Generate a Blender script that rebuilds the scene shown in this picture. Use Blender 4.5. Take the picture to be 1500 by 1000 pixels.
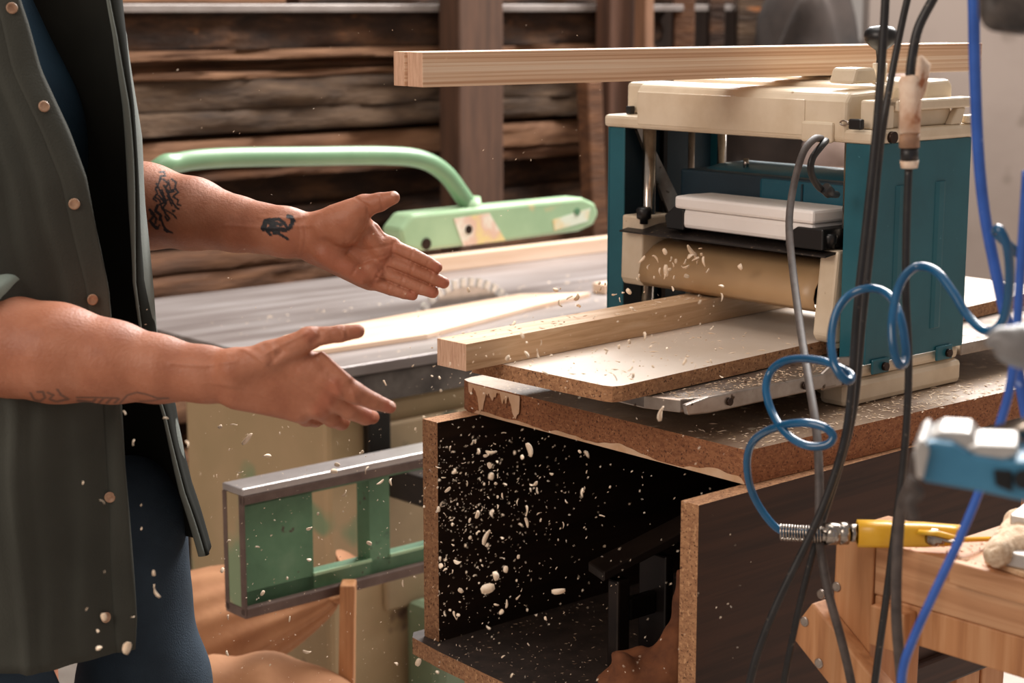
import bpy, bmesh, math, random
import numpy as np
from mathutils import Vector, Matrix, noise, bvhtree
random.seed(7)
for o in list(bpy.data.objects): bpy.data.objects.remove(o)
SC = bpy.context.scene
COL = SC.collection
# ------------------------------------------------------------------ camera
F = 2660.0; H = 1.55; PIT = math.atan(490 / F)
CPIT, SPIT = math.cos(PIT), math.sin(PIT)
cam = bpy.data.cameras.new('camera'); camo = bpy.data.objects.new('camera', cam); COL.objects.link(camo)
camo.location = (0, 0, H); camo.rotation_euler = (math.pi / 2 - PIT, 0, 0)
cam.sensor_width = 36; cam.lens = 36 * F / 1500
cam.dof.use_dof = True; cam.dof.focus_distance = 2.28; cam.dof.aperture_fstop = 6.0
cam.clip_end = 60
SC.camera = camo
# ------------------------------------------------------------------ world, lamps, exposure
SC.view_settings.view_transform = 'Standard'; SC.view_settings.look = 'None'
SC.view_settings.gamma = 1; SC.view_settings.use_curve_mapping = False
SC.view_settings.exposure = 0.22
W = bpy.data.worlds.new('workshop_air'); SC.world = W; W.use_nodes = True
W.node_tree.nodes['Background'].inputs[0].default_value = (1.0, 0.86, 0.76, 1)
W.node_tree.nodes['Background'].inputs[1].default_value = 0.30
def area(name, loc, target, sx, sy, power, col):
    l = bpy.data.lights.new(name, 'AREA'); l.shape = 'RECTANGLE'; l.size = sx; l.size_y = sy
    l.energy = power; l.color = col
    o = bpy.data.objects.new(name, l); COL.objects.link(o); o.location = loc
    o.rotation_euler = (Vector(target) - Vector(loc)).to_track_quat('-Z', 'Y').to_euler()
    return o
area('window_light_back', (1.5, 5.4, 3.9), (0.1, 2.3, 1.0), 3.4, 1.6, 450, (1.0, 0.97, 0.94))
area('fill_light_left', (-2.6, -0.2, 2.9), (0.4, 2.4, 1.1), 2.0, 1.6, 60, (1.0, 0.86, 0.75))  # soft fill lamp added from the front left
area('skylight', (0.3, 3.2, 4.2), (0.1, 3.4, 0), 3.0, 2.2, 60, (1.0, 0.95, 0.9))

# ------------------------------------------------------------------ placing helpers (real positions in metres)
def ray(px, py):
    a = (px - 750) / F; b = (500 - py) / F
    return Vector((a, CPIT + b * SPIT, -SPIT + b * CPIT))
CO = Vector((0, 0, H))
def at(px, py, Y):
    d = ray(px, py); return CO + d * (Y / d.y)
def onz(px, py, z):
    d = ray(px, py); return CO + d * ((z - H) / d.z)
def onpl(px, py, p, n):
    d = ray(px, py); return CO + d * ((Vector(p) - CO).dot(n) / d.dot(n))
A1 = math.radians(48.4)
E1 = Vector((math.sin(A1), math.cos(A1), 0)); E2 = Vector((-math.cos(A1), math.sin(A1), 0)); E3 = Vector((0, 0, 1))
YAW = math.atan2(E1.y, E1.x)
R0 = at(1278, 212, 2.3)
def frame(o): return Matrix.Translation(o) @ Matrix.Rotation(YAW, 4, 'Z')
PF = frame(R0)                                       # planer frame: x along the feed, y across, z up
S0 = onz(471, 543, 0.87); SF = frame(S0)             # saw frame
L0 = at(200, 300, 4.6); L0.z = 0; LF = frame(L0)     # lumber stack frame
ID = Matrix.Identity(4)

# ------------------------------------------------------------------ materials
def lin(h):
    h = h.lstrip('#'); v = [int(h[i:i + 2], 16) / 255 for i in (0, 2, 4)]
    return tuple([(x / 12.92 if x <= .04045 else ((x + .055) / 1.055) ** 2.4) for x in v] + [1])
MATS = {}
def mat(name, stops, scale=8, stretch=(1, 1, 1), detail=4, rough=.5, metal=0, bump=0, bscale=None, dist=0, coat=0,
        sss=0, spec=.5, speck=None, attr=None, rvar=0, bdist=.002):
    if name in MATS: return MATS[name]
    m = bpy.data.materials.new(name); m.use_nodes = True; nt = m.node_tree; N = nt.nodes; L = nt.links
    b = N['Principled BSDF']; b.inputs['Roughness'].default_value = rough; b.inputs['Metallic'].default_value = metal
    b.inputs['Coat Weight'].default_value = coat; b.inputs['Specular IOR Level'].default_value = spec
    tc = N.new('ShaderNodeTexCoord'); mp = N.new('ShaderNodeMapping'); mp.inputs['Scale'].default_value = stretch
    L.new(tc.outputs['Object'], mp.inputs[0])
    nz = N.new('ShaderNodeTexNoise'); nz.inputs['Scale'].default_value = scale; nz.inputs['Detail'].default_value = detail
    nz.inputs['Distortion'].default_value = dist; nz.inputs['Roughness'].default_value = .6
    L.new(mp.outputs[0], nz.inputs['Vector'])
    cr = N.new('ShaderNodeValToRGB'); L.new(nz.outputs[0], cr.inputs[0])
    if isinstance(stops, str): stops = [(.5, stops)]
    e = cr.color_ramp.elements
    while len(e) < len(stops): e.new(.5)
    while len(e) > max(1, len(stops)): e.remove(e[-1])
    for i, (p, c) in enumerate(stops): e[i].position = p; e[i].color = lin(c)
    out = cr.outputs[0]
    for sk in (speck or []):                                  # (scale, threshold, colour, stretch)
        n2 = N.new('ShaderNodeTexNoise'); n2.inputs['Scale'].default_value = sk[0]; n2.inputs['Detail'].default_value = 3
        mp2 = N.new('ShaderNodeMapping'); mp2.inputs['Scale'].default_value = sk[3] if len(sk) > 3 else (1, 1, 1)
        mp2.inputs['Location'].default_value = (3.1, 1.7, 5.3)
        L.new(tc.outputs['Object'], mp2.inputs[0]); L.new(mp2.outputs[0], n2.inputs['Vector'])
        mr = N.new('ShaderNodeMapRange'); mr.inputs[1].default_value = sk[1]; mr.inputs[2].default_value = sk[1] + .06
        L.new(n2.outputs[0], mr.inputs[0])
        mx = N.new('ShaderNodeMix'); mx.data_type = 'RGBA'; L.new(mr.outputs[0], mx.inputs[0])
        L.new(out, mx.inputs[6]); mx.inputs[7].default_value = lin(sk[2]); out = mx.outputs[2]
    for an, c in (attr or []):
        at_ = N.new('ShaderNodeAttribute'); at_.attribute_name = an
        mx = N.new('ShaderNodeMix'); mx.data_type = 'RGBA'; L.new(at_.outputs['Fac'], mx.inputs[0])
        L.new(out, mx.inputs[6]); mx.inputs[7].default_value = lin(c); out = mx.outputs[2]
    L.new(out, b.inputs['Base Color'])
    if rvar:
        mr = N.new('ShaderNodeMapRange'); mr.inputs[3].default_value = max(0, rough - rvar); mr.inputs[4].default_value = rough + rvar
        L.new(nz.outputs[0], mr.inputs[0]); L.new(mr.outputs[0], b.inputs['Roughness'])
    if bump:
        bn = N.new('ShaderNodeBump'); bn.inputs['Strength'].default_value = bump; bn.inputs['Distance'].default_value = bdist
        if bscale:
            n3 = N.new('ShaderNodeTexNoise'); n3.inputs['Scale'].default_value = bscale; n3.inputs['Detail'].default_value = 5
            L.new(mp.outputs[0], n3.inputs['Vector']); L.new(n3.outputs[0], bn.inputs['Height'])
        else: L.new(nz.outputs[0], bn.inputs['Height'])
        L.new(bn.outputs[0], b.inputs['Normal'])
    if sss:
        b.inputs['Subsurface Weight'].default_value = sss; b.inputs['Subsurface Radius'].default_value = (1, .35, .2)
        b.inputs['Subsurface Scale'].default_value = .006
    MATS[name] = m; return m
M_beige = mat('cream_enamel', [(.3, '#cfbda3'), (.6, '#decfb8')], 14, rough=.38, bump=.05, bscale=120, speck=[(60, .72, '#a98f6c')])
M_teal = mat('teal_paint', [(.3, '#195664'), (.7, '#216473')], 9, rough=.36, bump=.05, bscale=140, speck=[(90, .74, '#5f9aa6')])
M_tealdark = mat('teal_plastic', [(.3, '#0f4a5c'), (.7, '#14586b')], 9, rough=.4)
M_navy = mat('navy_metal_and_shade', [(.3, '#0b2330'), (.7, '#11303f')], 7, rough=.55)  # navy metal; also stands for shade inside the left teal panel
M_white = mat('white_plastic', [(.3, '#efeae7'), (.7, '#f6f3f1')], 10, rough=.42)
M_black = mat('black_plastic', '#101012', rough=.38)
M_blacksat = mat('black_metal', [(.3, '#1b1614'), (.7, '#2c2420')], 30, rough=.45, metal=.3, speck=[(160, .66, '#8d7862')])
M_chrome = mat('chrome', [(.4, '#b9b2aa'), (.7, '#8f8378')], 40, rough=.2, metal=1)
M_steel = mat('worn_steel', [(.3, '#8d8076'), (.7, '#b8aea6')], 22, rough=.34, metal=.85, rvar=.1, speck=[(70, .66, '#4c3c30')])
M_bolt = mat('dark_bolt', [(.3, '#2a1e1a'), (.7, '#4a382e')], 60, rough=.4, metal=.7)
GR = (1.2, 34, 34)
M_beam = mat('pale_pine', [(.36, '#c69a78'), (.5, '#e2be9e'), (.62, '#eed4ba')], 2.6, (.5, 16, 100), 2, rough=.6, dist=.25, bump=.12, bscale=6)
M_pine = mat('planed_oak', [(.3, '#be966e'), (.5, '#d3ae88'), (.72, '#dfc09e')], 2.6, (1.5, 30, 46), 4, rough=.6, dist=.5, bump=.12, bscale=6)
M_endgrain = mat('end_grain', [(.3, '#c0957a'), (.6, '#dab498')], 40, (3, 10, 1), 3, rough=.8, bump=.2, bscale=120)
M_lamtop = mat('white_laminate', [(.3, '#d2c0ae'), (.7, '#e4d6c8')], 6, rough=.4, speck=[(120, .70, '#c9a077')])
PBS = [(300, .60, '#5a3a26'), (260, .60, '#c79a70', (1, 1, .6))]
M_pb = mat('particleboard_edge', [(.3, '#8a5f42'), (.6, '#b3855f')], 120, (1, 1, 2), 5, rough=.9, bump=.8, bscale=260, speck=PBS)
M_pbd = mat('thick_particleboard_edge', [(.3, '#7a4a30'), (.6, '#a06b48')], 140, (1, 1, 2), 5, rough=.9, bump=.8, bscale=260, speck=[(330, .60, '#54301e'), (300, .64, '#b98660')])
M_pbtop = mat('dusty_board_top', [(.3, '#6d5442'), (.55, '#9c8672'), (.75, '#c4b5a5')], 7, rough=.42, bump=.2, bscale=200, speck=[(170, .62, '#c9ad88'), (40, .66, '#d7c6b0')])
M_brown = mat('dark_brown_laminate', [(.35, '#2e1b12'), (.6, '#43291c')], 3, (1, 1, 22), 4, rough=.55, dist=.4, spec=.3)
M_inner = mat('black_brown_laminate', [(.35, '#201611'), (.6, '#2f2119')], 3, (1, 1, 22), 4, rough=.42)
M_shelf = mat('shelf_laminate', [(.35, '#2b211c'), (.6, '#40332c')], 30, rough=.75, speck=[(120, .66, '#7d6450')])
M_glue = mat('torn_laminate', [(.3, '#cda27c'), (.6, '#dcb999')], 30, rough=.8)
M_sand = mat('sawdust', [(.3, '#c8a684'), (.6, '#e6cfb4')], 160, rough=.95, bump=.8, bscale=300)
M_stud = mat('stud_pine', [(.3, '#a06a42'), (.5, '#bd8558'), (.72, '#cf9c70')], 2.2, (22, 22, 1.3), 4, rough=.6, dist=.6)
M_rail = mat('rail_pine', [(.3, '#a87650'), (.5, '#c29068'), (.72, '#d6ab84')], 2.2, (24, 1.3, 24), 4, rough=.6, dist=.6)
M_cord = mat('black_rubber', [(.3, '#1b1a1b'), (.7, '#2a2828')], 60, rough=.42, speck=[(150, .68, '#5a5048')])
M_cordg = mat('dusty_grey_rubber', [(.3, '#3d3634'), (.7, '#5c524d')], 50, rough=.6)
M_hose = mat('teal_blue_hose', [(.3, '#08496e'), (.7, '#0c5884')], 20, rough=.22, coat=.4)
M_hoseb = mat('royal_blue_hose', [(.3, '#2451a4'), (.7, '#3566c2')], 20, rough=.3, coat=.3, speck=[(40, .68, '#7f95c8')])
M_yellow = mat('yellow_enamel', [(.3, '#d9a021'), (.7, '#e9b534')], 20, rough=.35)
M_tape = mat('masking_tape', [(.3, '#c99a78'), (.6, '#f0d8c0')], 30, rough=.7, speck=[(30, .62, '#a86a44')])
M_tblue = mat('light_blue_paint', [(.3, '#3a7ba0'), (.7, '#4b8db2')], 14, rough=.45)
M_alu = mat('pale_metal', [(.3, '#c4c0bc'), (.7, '#e4e1de')], 14, rough=.32, metal=.6)
M_greytool = mat('grey_plastic', [(.3, '#6c6a6a'), (.7, '#8a8786')], 14, rough=.4)
M_skin = mat('skin', [(.3, '#9c6148'), (.5, '#aa6e53'), (.7, '#b57b61')], 22, rough=.5, bump=.35, bscale=260, sss=.12, spec=.4,
             attr=[('red', '#a85a44'), ('ink', '#20242a'), ('inkpale', '#5b463e'), ('nail', '#e6bfae')])
M_shirt = mat('grey_green_cotton', [(.3, '#393a35'), (.7, '#464741')], 5, rough=.85, bump=.3, bscale=420, spec=.25)
M_cuff = mat('pale_green_cotton', [(.3, '#7c8880'), (.7, '#929e96')], 5, rough=.85, bump=.3, bscale=420, spec=.2)
M_tee = mat('navy_cotton', [(.3, '#1b2d3b'), (.7, '#264052')], 6, rough=.85, bump=.3, bscale=420, spec=.25)
M_jeans = mat('blue_denim', [(.3, '#252e38'), (.7, '#3a4856')], 7, rough=.85, bump=.5, bscale=500, spec=.2)
M_button = mat('horn_button', [(.3, '#8f6a52'), (.7, '#b9977c')], 90, rough=.4)
M_hair = mat('brown_hair', '#2c1c12', rough=.6)
M_green = mat('worn_green_paint', [(.3, '#42694b'), (.55, '#56805e'), (.75, '#6e9070')], 9, rough=.5, bump=.1, bscale=60, speck=[(16, .70, '#2c3a34'), (60, .68, '#4a3a30')])
M_lgreen = mat('light_green_paint', [(.3, '#8fb08a'), (.7, '#a9c69f')], 6, rough=.35, speck=[(14, .68, '#c9b88a')])
M_tubeg = mat('green_tube_paint', [(.3, '#6a8f6e'), (.7, '#7c9f7b')], 6, rough=.35)
M_olive = mat('faded_green_beige_paint', [(.3, '#9c8a66'), (.6, '#b49a78')], 2.2, rough=.6, speck=[(4, .62, '#7f9270'), (9, .70, '#6b5548')])
M_dgreen = mat('dark_green_machine', [(.3, '#4c5f4a'), (.6, '#6b7a60')], 2.5, rough=.5, speck=[(6, .64, '#2e382e')])
M_sawtop = mat('grey_saw_table', [(.3, '#6e6360'), (.5, '#8d8481'), (.7, '#a6a09f')], 1.6, (1, 9, 1), 4, rough=.34, metal=.25)
M_apron = mat('dark_iron_edge', [(.3, '#3d3634'), (.6, '#665d58')], 14, rough=.5, metal=.4, speck=[(8, .62, '#5c7458', (1, 1, .3))])
M_rust = mat('rusty_edge', [(.3, '#52403a'), (.6, '#6b5850')], 16, rough=.6, metal=.3)
M_railtop = mat('bright_rail_steel', [(.3, '#9a9290'), (.7, '#bcb6b4')], 8, rough=.3, metal=.6)
M_blade = mat('blade_steel', [(.3, '#a9a5a2'), (.7, '#c6c2c0')], 20, rough=.3, metal=.8)
M_tooth = mat('carbide_tooth', '#e8e4de', rough=.3, metal=.2)
M_strip = mat('pale_board', [(.3, '#d8b496'), (.7, '#ead0ba')], 2, (1, 14, 14), rough=.5)
M_sack = mat('tan_sack_cloth', [(.3, '#946443'), (.7, '#ad7c57')], 9, rough=.85, bump=.3, bscale=80)
M_slabs = [mat('slab_bark', [(.3, '#20140e'), (.5, '#3a2619'), (.7, '#5f4029')], 7, (1, 1.6, 3), 6, rough=.9, bump=1, bscale=20, bdist=.01, speck=[(9, .66, '#a26a40', (.6, 1, 2))]),
           mat('slab_brown', [(.3, '#3f2717'), (.55, '#5f3d25'), (.75, '#7a5234')], 4, (1, 5, 8), 6, rough=.85, bump=.8, bscale=16, bdist=.008),
           mat('slab_light', [(.3, '#5c3d29'), (.6, '#855f43'), (.8, '#9a7356')], 4, (1, 5, 9), 5, rough=.85, bump=.5, bscale=14, bdist=.006),
           mat('slab_grey', [(.3, '#35281f'), (.55, '#54402f'), (.75, '#6e5844')], 5, (1, 3, 6), 6, rough=.9, bump=.9, bscale=18, bdist=.008, speck=[(6, .66, '#a5683c', (.6, 1, 2))])]
M_post = mat('brown_post', [(.3, '#3c281c'), (.6, '#573c2c')], 3, (10, 10, 1), 5, rough=.8)
M_wall = mat('stained_plaster', [(.3, '#83756c'), (.6, '#978980')], 1.6, rough=.85, speck=[(3, .64, '#75685e'), (14, .72, '#a59a92')])
M_wallb = mat('dark_board_wall', [(.3, '#2a201c'), (.6, '#43352e')], 2, (9, 9, 1), rough=.9)
M_floor = mat('concrete', [(.3, '#9a8f86'), (.6, '#b7ada4')], 3, rough=.8, speck=[(10, .68, '#7d7068')])
M_chip = mat('fresh_shaving', [(.3, '#ecd0b0'), (.7, '#f8e8d4')], 60, rough=.7, spec=.3)
M_iron = mat('black_iron', [(.3, '#14100f'), (.7, '#241c19')], 20, rough=.4, metal=.4)
M_root = mat('brown_cast_rust', [(.3, '#4f2a16'), (.6, '#7d4a2a')], 22, rough=.85, bump=.8, bscale=70)
M_tarp = mat('dark_cloth', [(.3, '#1f1916'), (.6, '#3a302b')], 5, rough=.9)
M_sticker = mat('yellow_pink_sticker', [(.42, '#e3cf92'), (.5, '#dcb9a6'), (.6, '#e6e0d0')], 9, rough=.5)

# ------------------------------------------------------------------ object helpers
def tag(o, label=None, cat=None, group=None, kind=None):
    if label: o['label'] = label
    if cat: o['category'] = cat
    if group: o['group'] = group
    if kind: o['kind'] = kind
    return o
def thing(name, label, cat, fr=ID, base=(0, 0, 0), group=None):
    o = bpy.data.objects.new(name, None); COL.objects.link(o)
    o.matrix_world = fr @ Matrix.Translation(base); o.empty_display_size = .05
    return tag(o, label, cat, group)
def WM(o):
    m = o.matrix_basis.copy(); p = o.parent
    while p: m = p.matrix_basis @ m; p = p.parent
    return m
class MB:
    """collects shapes in one frame and links them as one mesh object"""
    def __init__(s, fr=ID): s.bm = bmesh.new(); s.fr = fr
    def poly(s, vs, fs, mi=0):
        v = [s.bm.verts.new(p) for p in vs]; out = []
        for f in fs:
            try: q = s.bm.faces.new([v[i] for i in f]); q.material_index = mi; out.append(q)
            except ValueError: pass
        return s
    def box(s, x0, x1, y0, y1, z0, z1, mi=0):
        vs = [(x, y, z) for x in (x0, x1) for y in (y0, y1) for z in (z0, z1)]
        return s.poly(vs, [(0, 1, 3, 2), (4, 6, 7, 5), (0, 4, 5, 1), (2, 3, 7, 6), (0, 2, 6, 4), (1, 5, 7, 3)], mi)
    def prism(s, pts, axis, a, b, mi=0):
        """extrude a 2-D outline along axis 0/1/2 between a and b"""
        def mk(p, t):
            q = list(p); q.insert(axis, t); return tuple(q)
        n = len(pts)
        vs = [mk(p, a) for p in pts] + [mk(p, b) for p in pts]
        fs = [tuple(range(n)), tuple(range(2 * n - 1, n - 1, -1))] + [(i, i + n, (i + 1) % n + n, (i + 1) % n) for i in range(n)]
        return s.poly(vs, fs, mi)
    def slab(s, quad, z0, z1, mi=0): return s.prism(quad, 2, z0, z1, mi)
    def cyl(s, p0, p1, r0, r1=None, seg=20, mi=0): return s.tube([p0, p1], [r0, r0 if r1 is None else r1], seg, mi=mi, smooth=False)
    def tube(s, pts, r, seg=12, mi=0, smooth=True, sub=6, caps=True):
        P = [Vector(p) for p in pts]; Rr = r if isinstance(r, (list, tuple)) else [r] * len(P)
        if smooth and len(P) > 2:
            Q, RR = [], []
            for i in range(len(P) - 1):
                a, b, c, d = P[max(i - 1, 0)], P[i], P[i + 1], P[min(i + 2, len(P) - 1)]
                for k in range(sub):
                    t = k / sub; t2 = t * t; t3 = t2 * t
                    Q.append(.5 * ((2 * b) + (c - a) * t + (2 * a - 5 * b + 4 * c - d) * t2 + (3 * b - a - 3 * c + d) * t3))
                    RR.append(Rr[i] * (1 - t) + Rr[i + 1] * t)
            Q.append(P[-1]); RR.append(Rr[-1]); P, Rr = Q, RR
        nv = None; rings = []
        for i, p in enumerate(P):
            t = (P[min(i + 1, len(P) - 1)] - P[max(i - 1, 0)])
            if t.length < 1e-9: t = Vector((0, 0, 1))
            t.normalize()
            if nv is None: nv = t.orthogonal().normalized()
            else:
                nv = nv - t * nv.dot(t)
                nv = nv.normalized() if nv.length > 1e-6 else t.orthogonal().normalized()
            bn = t.cross(nv)
            rings.append([s.bm.verts.new(p + (nv * math.cos(q) + bn * math.sin(q)) * Rr[i]) for q in [2 * math.pi * k / seg for k in range(seg)]])
        for a, b in zip(rings, rings[1:]):
            for k in range(seg):
                f = s.bm.faces.new((a[k], a[(k + 1) % seg], b[(k + 1) % seg], b[k])); f.material_index = mi; f.smooth = True
        if caps:
            f = s.bm.faces.new(rings[0][::-1]); f.material_index = mi
            f = s.bm.faces.new(rings[-1]); f.material_index = mi
        return s
    def lathe(s, c, axis, prof, seg=24, mi=0):
        """prof: (distance along axis, radius)"""
        ax = Vector(axis).normalized(); u = ax.orthogonal().normalized(); v = ax.cross(u); c = Vector(c); rings = []
        for h, r in prof:
            rings.append([s.bm.verts.new(c + ax * h + (u * math.cos(q) + v * math.sin(q)) * max(r, 1e-5)) for q in [2 * math.pi * k / seg for k in range(seg)]])
        for a, b in zip(rings, rings[1:]):
            for k in range(seg):
                f = s.bm.faces.new((a[k], a[(k + 1) % seg], b[(k + 1) % seg], b[k])); f.material_index = mi; f.smooth = True
        s.bm.faces.new(rings[0][::-1]).material_index = mi; s.bm.faces.new(rings[-1]).material_index = mi
        return s
    def grid(s, rows, mi=0, closed=False):
        vs = [[s.bm.verts.new(p) for p in r] for r in rows]
        for a, b in zip(vs, vs[1:]):
            n = len(a)
            for k in range(n if closed else n - 1):
                f = s.bm.faces.new((a[k], a[(k + 1) % n], b[(k + 1) % n], b[k])); f.material_index = mi; f.smooth = True
        return s
    def build(s, name, mats, parent=None, label=None, bev=0, seg=2, smooth=False, solid=0, sub=0):
        if not isinstance(mats, (list, tuple)): mats = [mats]
        bmesh.ops.recalc_face_normals(s.bm, faces=s.bm.faces)
        M = s.fr
        if parent is not None:
            M = WM(parent).inverted() @ s.fr
            loc = Matrix.Identity(4)
        s.bm.transform(M)
        me = bpy.data.meshes.new(name); s.bm.to_mesh(me); s.bm.free()
        for m in mats: me.materials.append(m)
        o = bpy.data.objects.new(name, me); COL.objects.link(o)
        if parent is not None: o.parent = parent
        if smooth:
            for f in me.polygons: f.use_smooth = True
        if solid:
            md = o.modifiers.new('thickness', 'SOLIDIFY'); md.thickness = solid; md.offset = 0
        if bev:
            md = o.modifiers.new('bevel', 'BEVEL'); md.width = bev; md.segments = seg; md.limit_method = 'ANGLE'; md.angle_limit = math.radians(35)
            md.harden_normals = False
            for f in me.polygons: f.use_smooth = False
        if sub:
            md = o.modifiers.new('sub', 'SUBSURF'); md.levels = sub; md.render_levels = sub
        if label: o['label'] = label
        return o
def solo(mb, name, mats, label, cat, group=None, base=(0, 0, 0), **k):
    """a thing that is one mesh; its object sits at its base so it keeps its own place"""
    fr = mb.fr; e = fr @ Matrix.Translation(base)
    mb.fr = Matrix.Translation(Vector(base) * -1)
    o = mb.build(name, mats, None, **k); o.matrix_world = e
    return tag(o, label, cat, group)
def topmat(o, z_thresh=.9, mi=1):
    for f in o.data.polygons:
        if abs(f.normal.z) > z_thresh: f.material_index = mi
def rnd(a, b): return random.uniform(a, b)

# ------------------------------------------------------------------ implicit surfaces (surface nets) for bodies and cloth volumes
class Field:
    def __init__(s, lo, hi, res):
        s.lo = np.array(lo, float); s.res = res; s.n = np.ceil((np.array(hi) - s.lo) / res).astype(int) + 1
        s.f = np.full(s.n, 1.0, np.float32)
    def win(s, lo, hi):
        a = np.clip(np.floor((np.array(lo) - s.lo) / s.res).astype(int), 0, s.n - 1)
        b = np.clip(np.ceil((np.array(hi) - s.lo) / s.res).astype(int) + 1, 1, s.n)
        if np.any(b <= a): return None
        ax = [s.lo[i] + s.res * np.arange(a[i], b[i]) for i in range(3)]
        return tuple(slice(a[i], b[i]) for i in range(3)), np.stack(np.meshgrid(*ax, indexing='ij'), -1).astype(np.float32)
    def cap(s, a, b, ra, rb, k=.006, flat=None, fs=1.0, sub=False):
        a = np.array(a, float); b = np.array(b, float); m = max(ra, rb) + k * 2 + s.res * 2
        w = s.win(np.minimum(a, b) - m, np.maximum(a, b) + m)
        if w is None: return s
        sl, P = w; ba = b - a; L2 = max(float(ba @ ba), 1e-12)
        v = P - a.astype(np.float32); h = np.clip((v @ ba.astype(np.float32)) / L2, 0, 1)
        v = v - h[..., None] * ba.astype(np.float32)
        if flat is not None:
            n = np.array(flat, np.float32); n /= np.linalg.norm(n); v = v + (v @ n)[..., None] * n * (fs - 1)
        d = np.sqrt((v * v).sum(-1)) - (ra + (rb - ra) * h)
        c = s.f[sl]
        if sub:
            hh = np.clip(.5 + .5 * (-d - c) / k, 0, 1) ; s.f[sl] = np.maximum(c, -d) + (np.minimum(hh, 1 - hh) ** 2) * k
        else:
            x = np.maximum(k - np.abs(c - d), 0) / k; s.f[sl] = np.minimum(c, d) - x * x * k * .25
        return s
    def mesh(s, smooth=2):
        f = s.f; n = s.n; ins = f < 0
        c = np.zeros(n - 1, np.int8)
        for i in (0, 1):
            for j in (0, 1):
                for k in (0, 1): c += ins[i:n[0] - 1 + i, j:n[1] - 1 + j, k:n[2] - 1 + k]
        act = (c > 0) & (c < 8); idx = np.argwhere(act); ids = np.full(n - 1, -1, np.int64); ids[act] = np.arange(len(idx))
        acc = np.zeros((len(idx), 3)); cnt = np.zeros(len(idx))
        for ax in range(3):
            o1, o2 = [q for q in range(3) if q != ax]
            for u in (0, 1):
                for v in (0, 1):
                    p = idx.copy(); p[:, o1] += u; p[:, o2] += v; q = p.copy(); q[:, ax] += 1
                    fa = f[p[:, 0], p[:, 1], p[:, 2]]; fb = f[q[:, 0], q[:, 1], q[:, 2]]; m = (fa < 0) != (fb < 0)
                    t = np.where(m, fa / np.where(m, fa - fb, 1), 0); pt = p.astype(float); pt[:, ax] += t
                    acc[m] += pt[m]; cnt[m] += 1
        V = acc / cnt[:, None]
        faces = []
        for ax in range(3):
            o1, o2 = [(1, 2), (2, 0), (0, 1)][ax]
            sl0 = [slice(1, -1)] * 3; sl0[ax] = slice(0, -1); a = ins[tuple(sl0)]; sl1 = list(sl0); sl1[ax] = slice(1, None); b = ins[tuple(sl1)]
            e = np.argwhere(a != b); base = e.copy(); base[:, o1] += 1; base[:, o2] += 1
            fl = a[e[:, 0], e[:, 1], e[:, 2]]
            def g(u, v):
                p = base.copy(); p[:, o1] -= u; p[:, o2] -= v; return ids[p[:, 0], p[:, 1], p[:, 2]]
            q = np.stack([g(1, 1), g(0, 1), g(0, 0), g(1, 0)], 1); q[~fl] = q[~fl][:, ::-1]; faces.append(q)
        Fq = np.concatenate(faces); Fq = Fq[(Fq >= 0).all(1)]
        for _ in range(smooth):
            A = np.zeros_like(V); C = np.zeros(len(V))
            for i in range(4):
                a, b = Fq[:, i], Fq[:, (i + 1) % 4]
                for x in range(3):
                    A[:, x] += np.bincount(a, V[b, x], len(V)) + np.bincount(b, V[a, x], len(V))
                C += np.bincount(a, minlength=len(V)) + np.bincount(b, minlength=len(V))
            V = V * .45 + .55 * A / np.maximum(C, 1)[:, None]
        return V * s.res + s.lo, Fq
def mesh_from(name, parts, mats, parent=None, M=ID):
    Vs = np.concatenate([p[0] for p in parts]); off = 0; Fs = []
    for v, f in parts: Fs.append(f + off); off += len(v)
    Fs = np.concatenate(Fs)
    if parent is not None:
        Mi = np.array((WM(parent).inverted() @ M)); Vs = Vs @ Mi[:3, :3].T + Mi[:3, 3]
    me = bpy.data.meshes.new(name); me.vertices.add(len(Vs)); me.vertices.foreach_set('co', Vs.astype(np.float32).ravel())
    me.loops.add(Fs.size); me.loops.foreach_set('vertex_index', Fs.astype(np.int32).ravel())
    me.polygons.add(len(Fs)); me.polygons.foreach_set('loop_start', np.arange(0, Fs.size, 4, dtype=np.int32))
    me.polygons.foreach_set('use_smooth', np.ones(len(Fs), bool)); me.update(calc_edges=True); me.validate()
    for m in (mats if isinstance(mats, (list, tuple)) else [mats]): me.materials.append(m)
    o = bpy.data.objects.new(name, me); COL.objects.link(o)
    if parent is not None: o.parent = parent
    return o

# ================================================================== THE SETTING
def struct(o): o['kind'] = 'structure'; return o
struct(MB().box(-6, 6, -2, 9, -.1, 0).build('floor', M_floor))
struct(MB(LF).box(-2.5, 4.2, 1.15, 1.25, 0, 4.4).build('wall_back', M_wallb))
struct(MB().box(1.22, 6, 6.3, 6.42, 0, 4.4).build('wall_right', M_wall))

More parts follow.
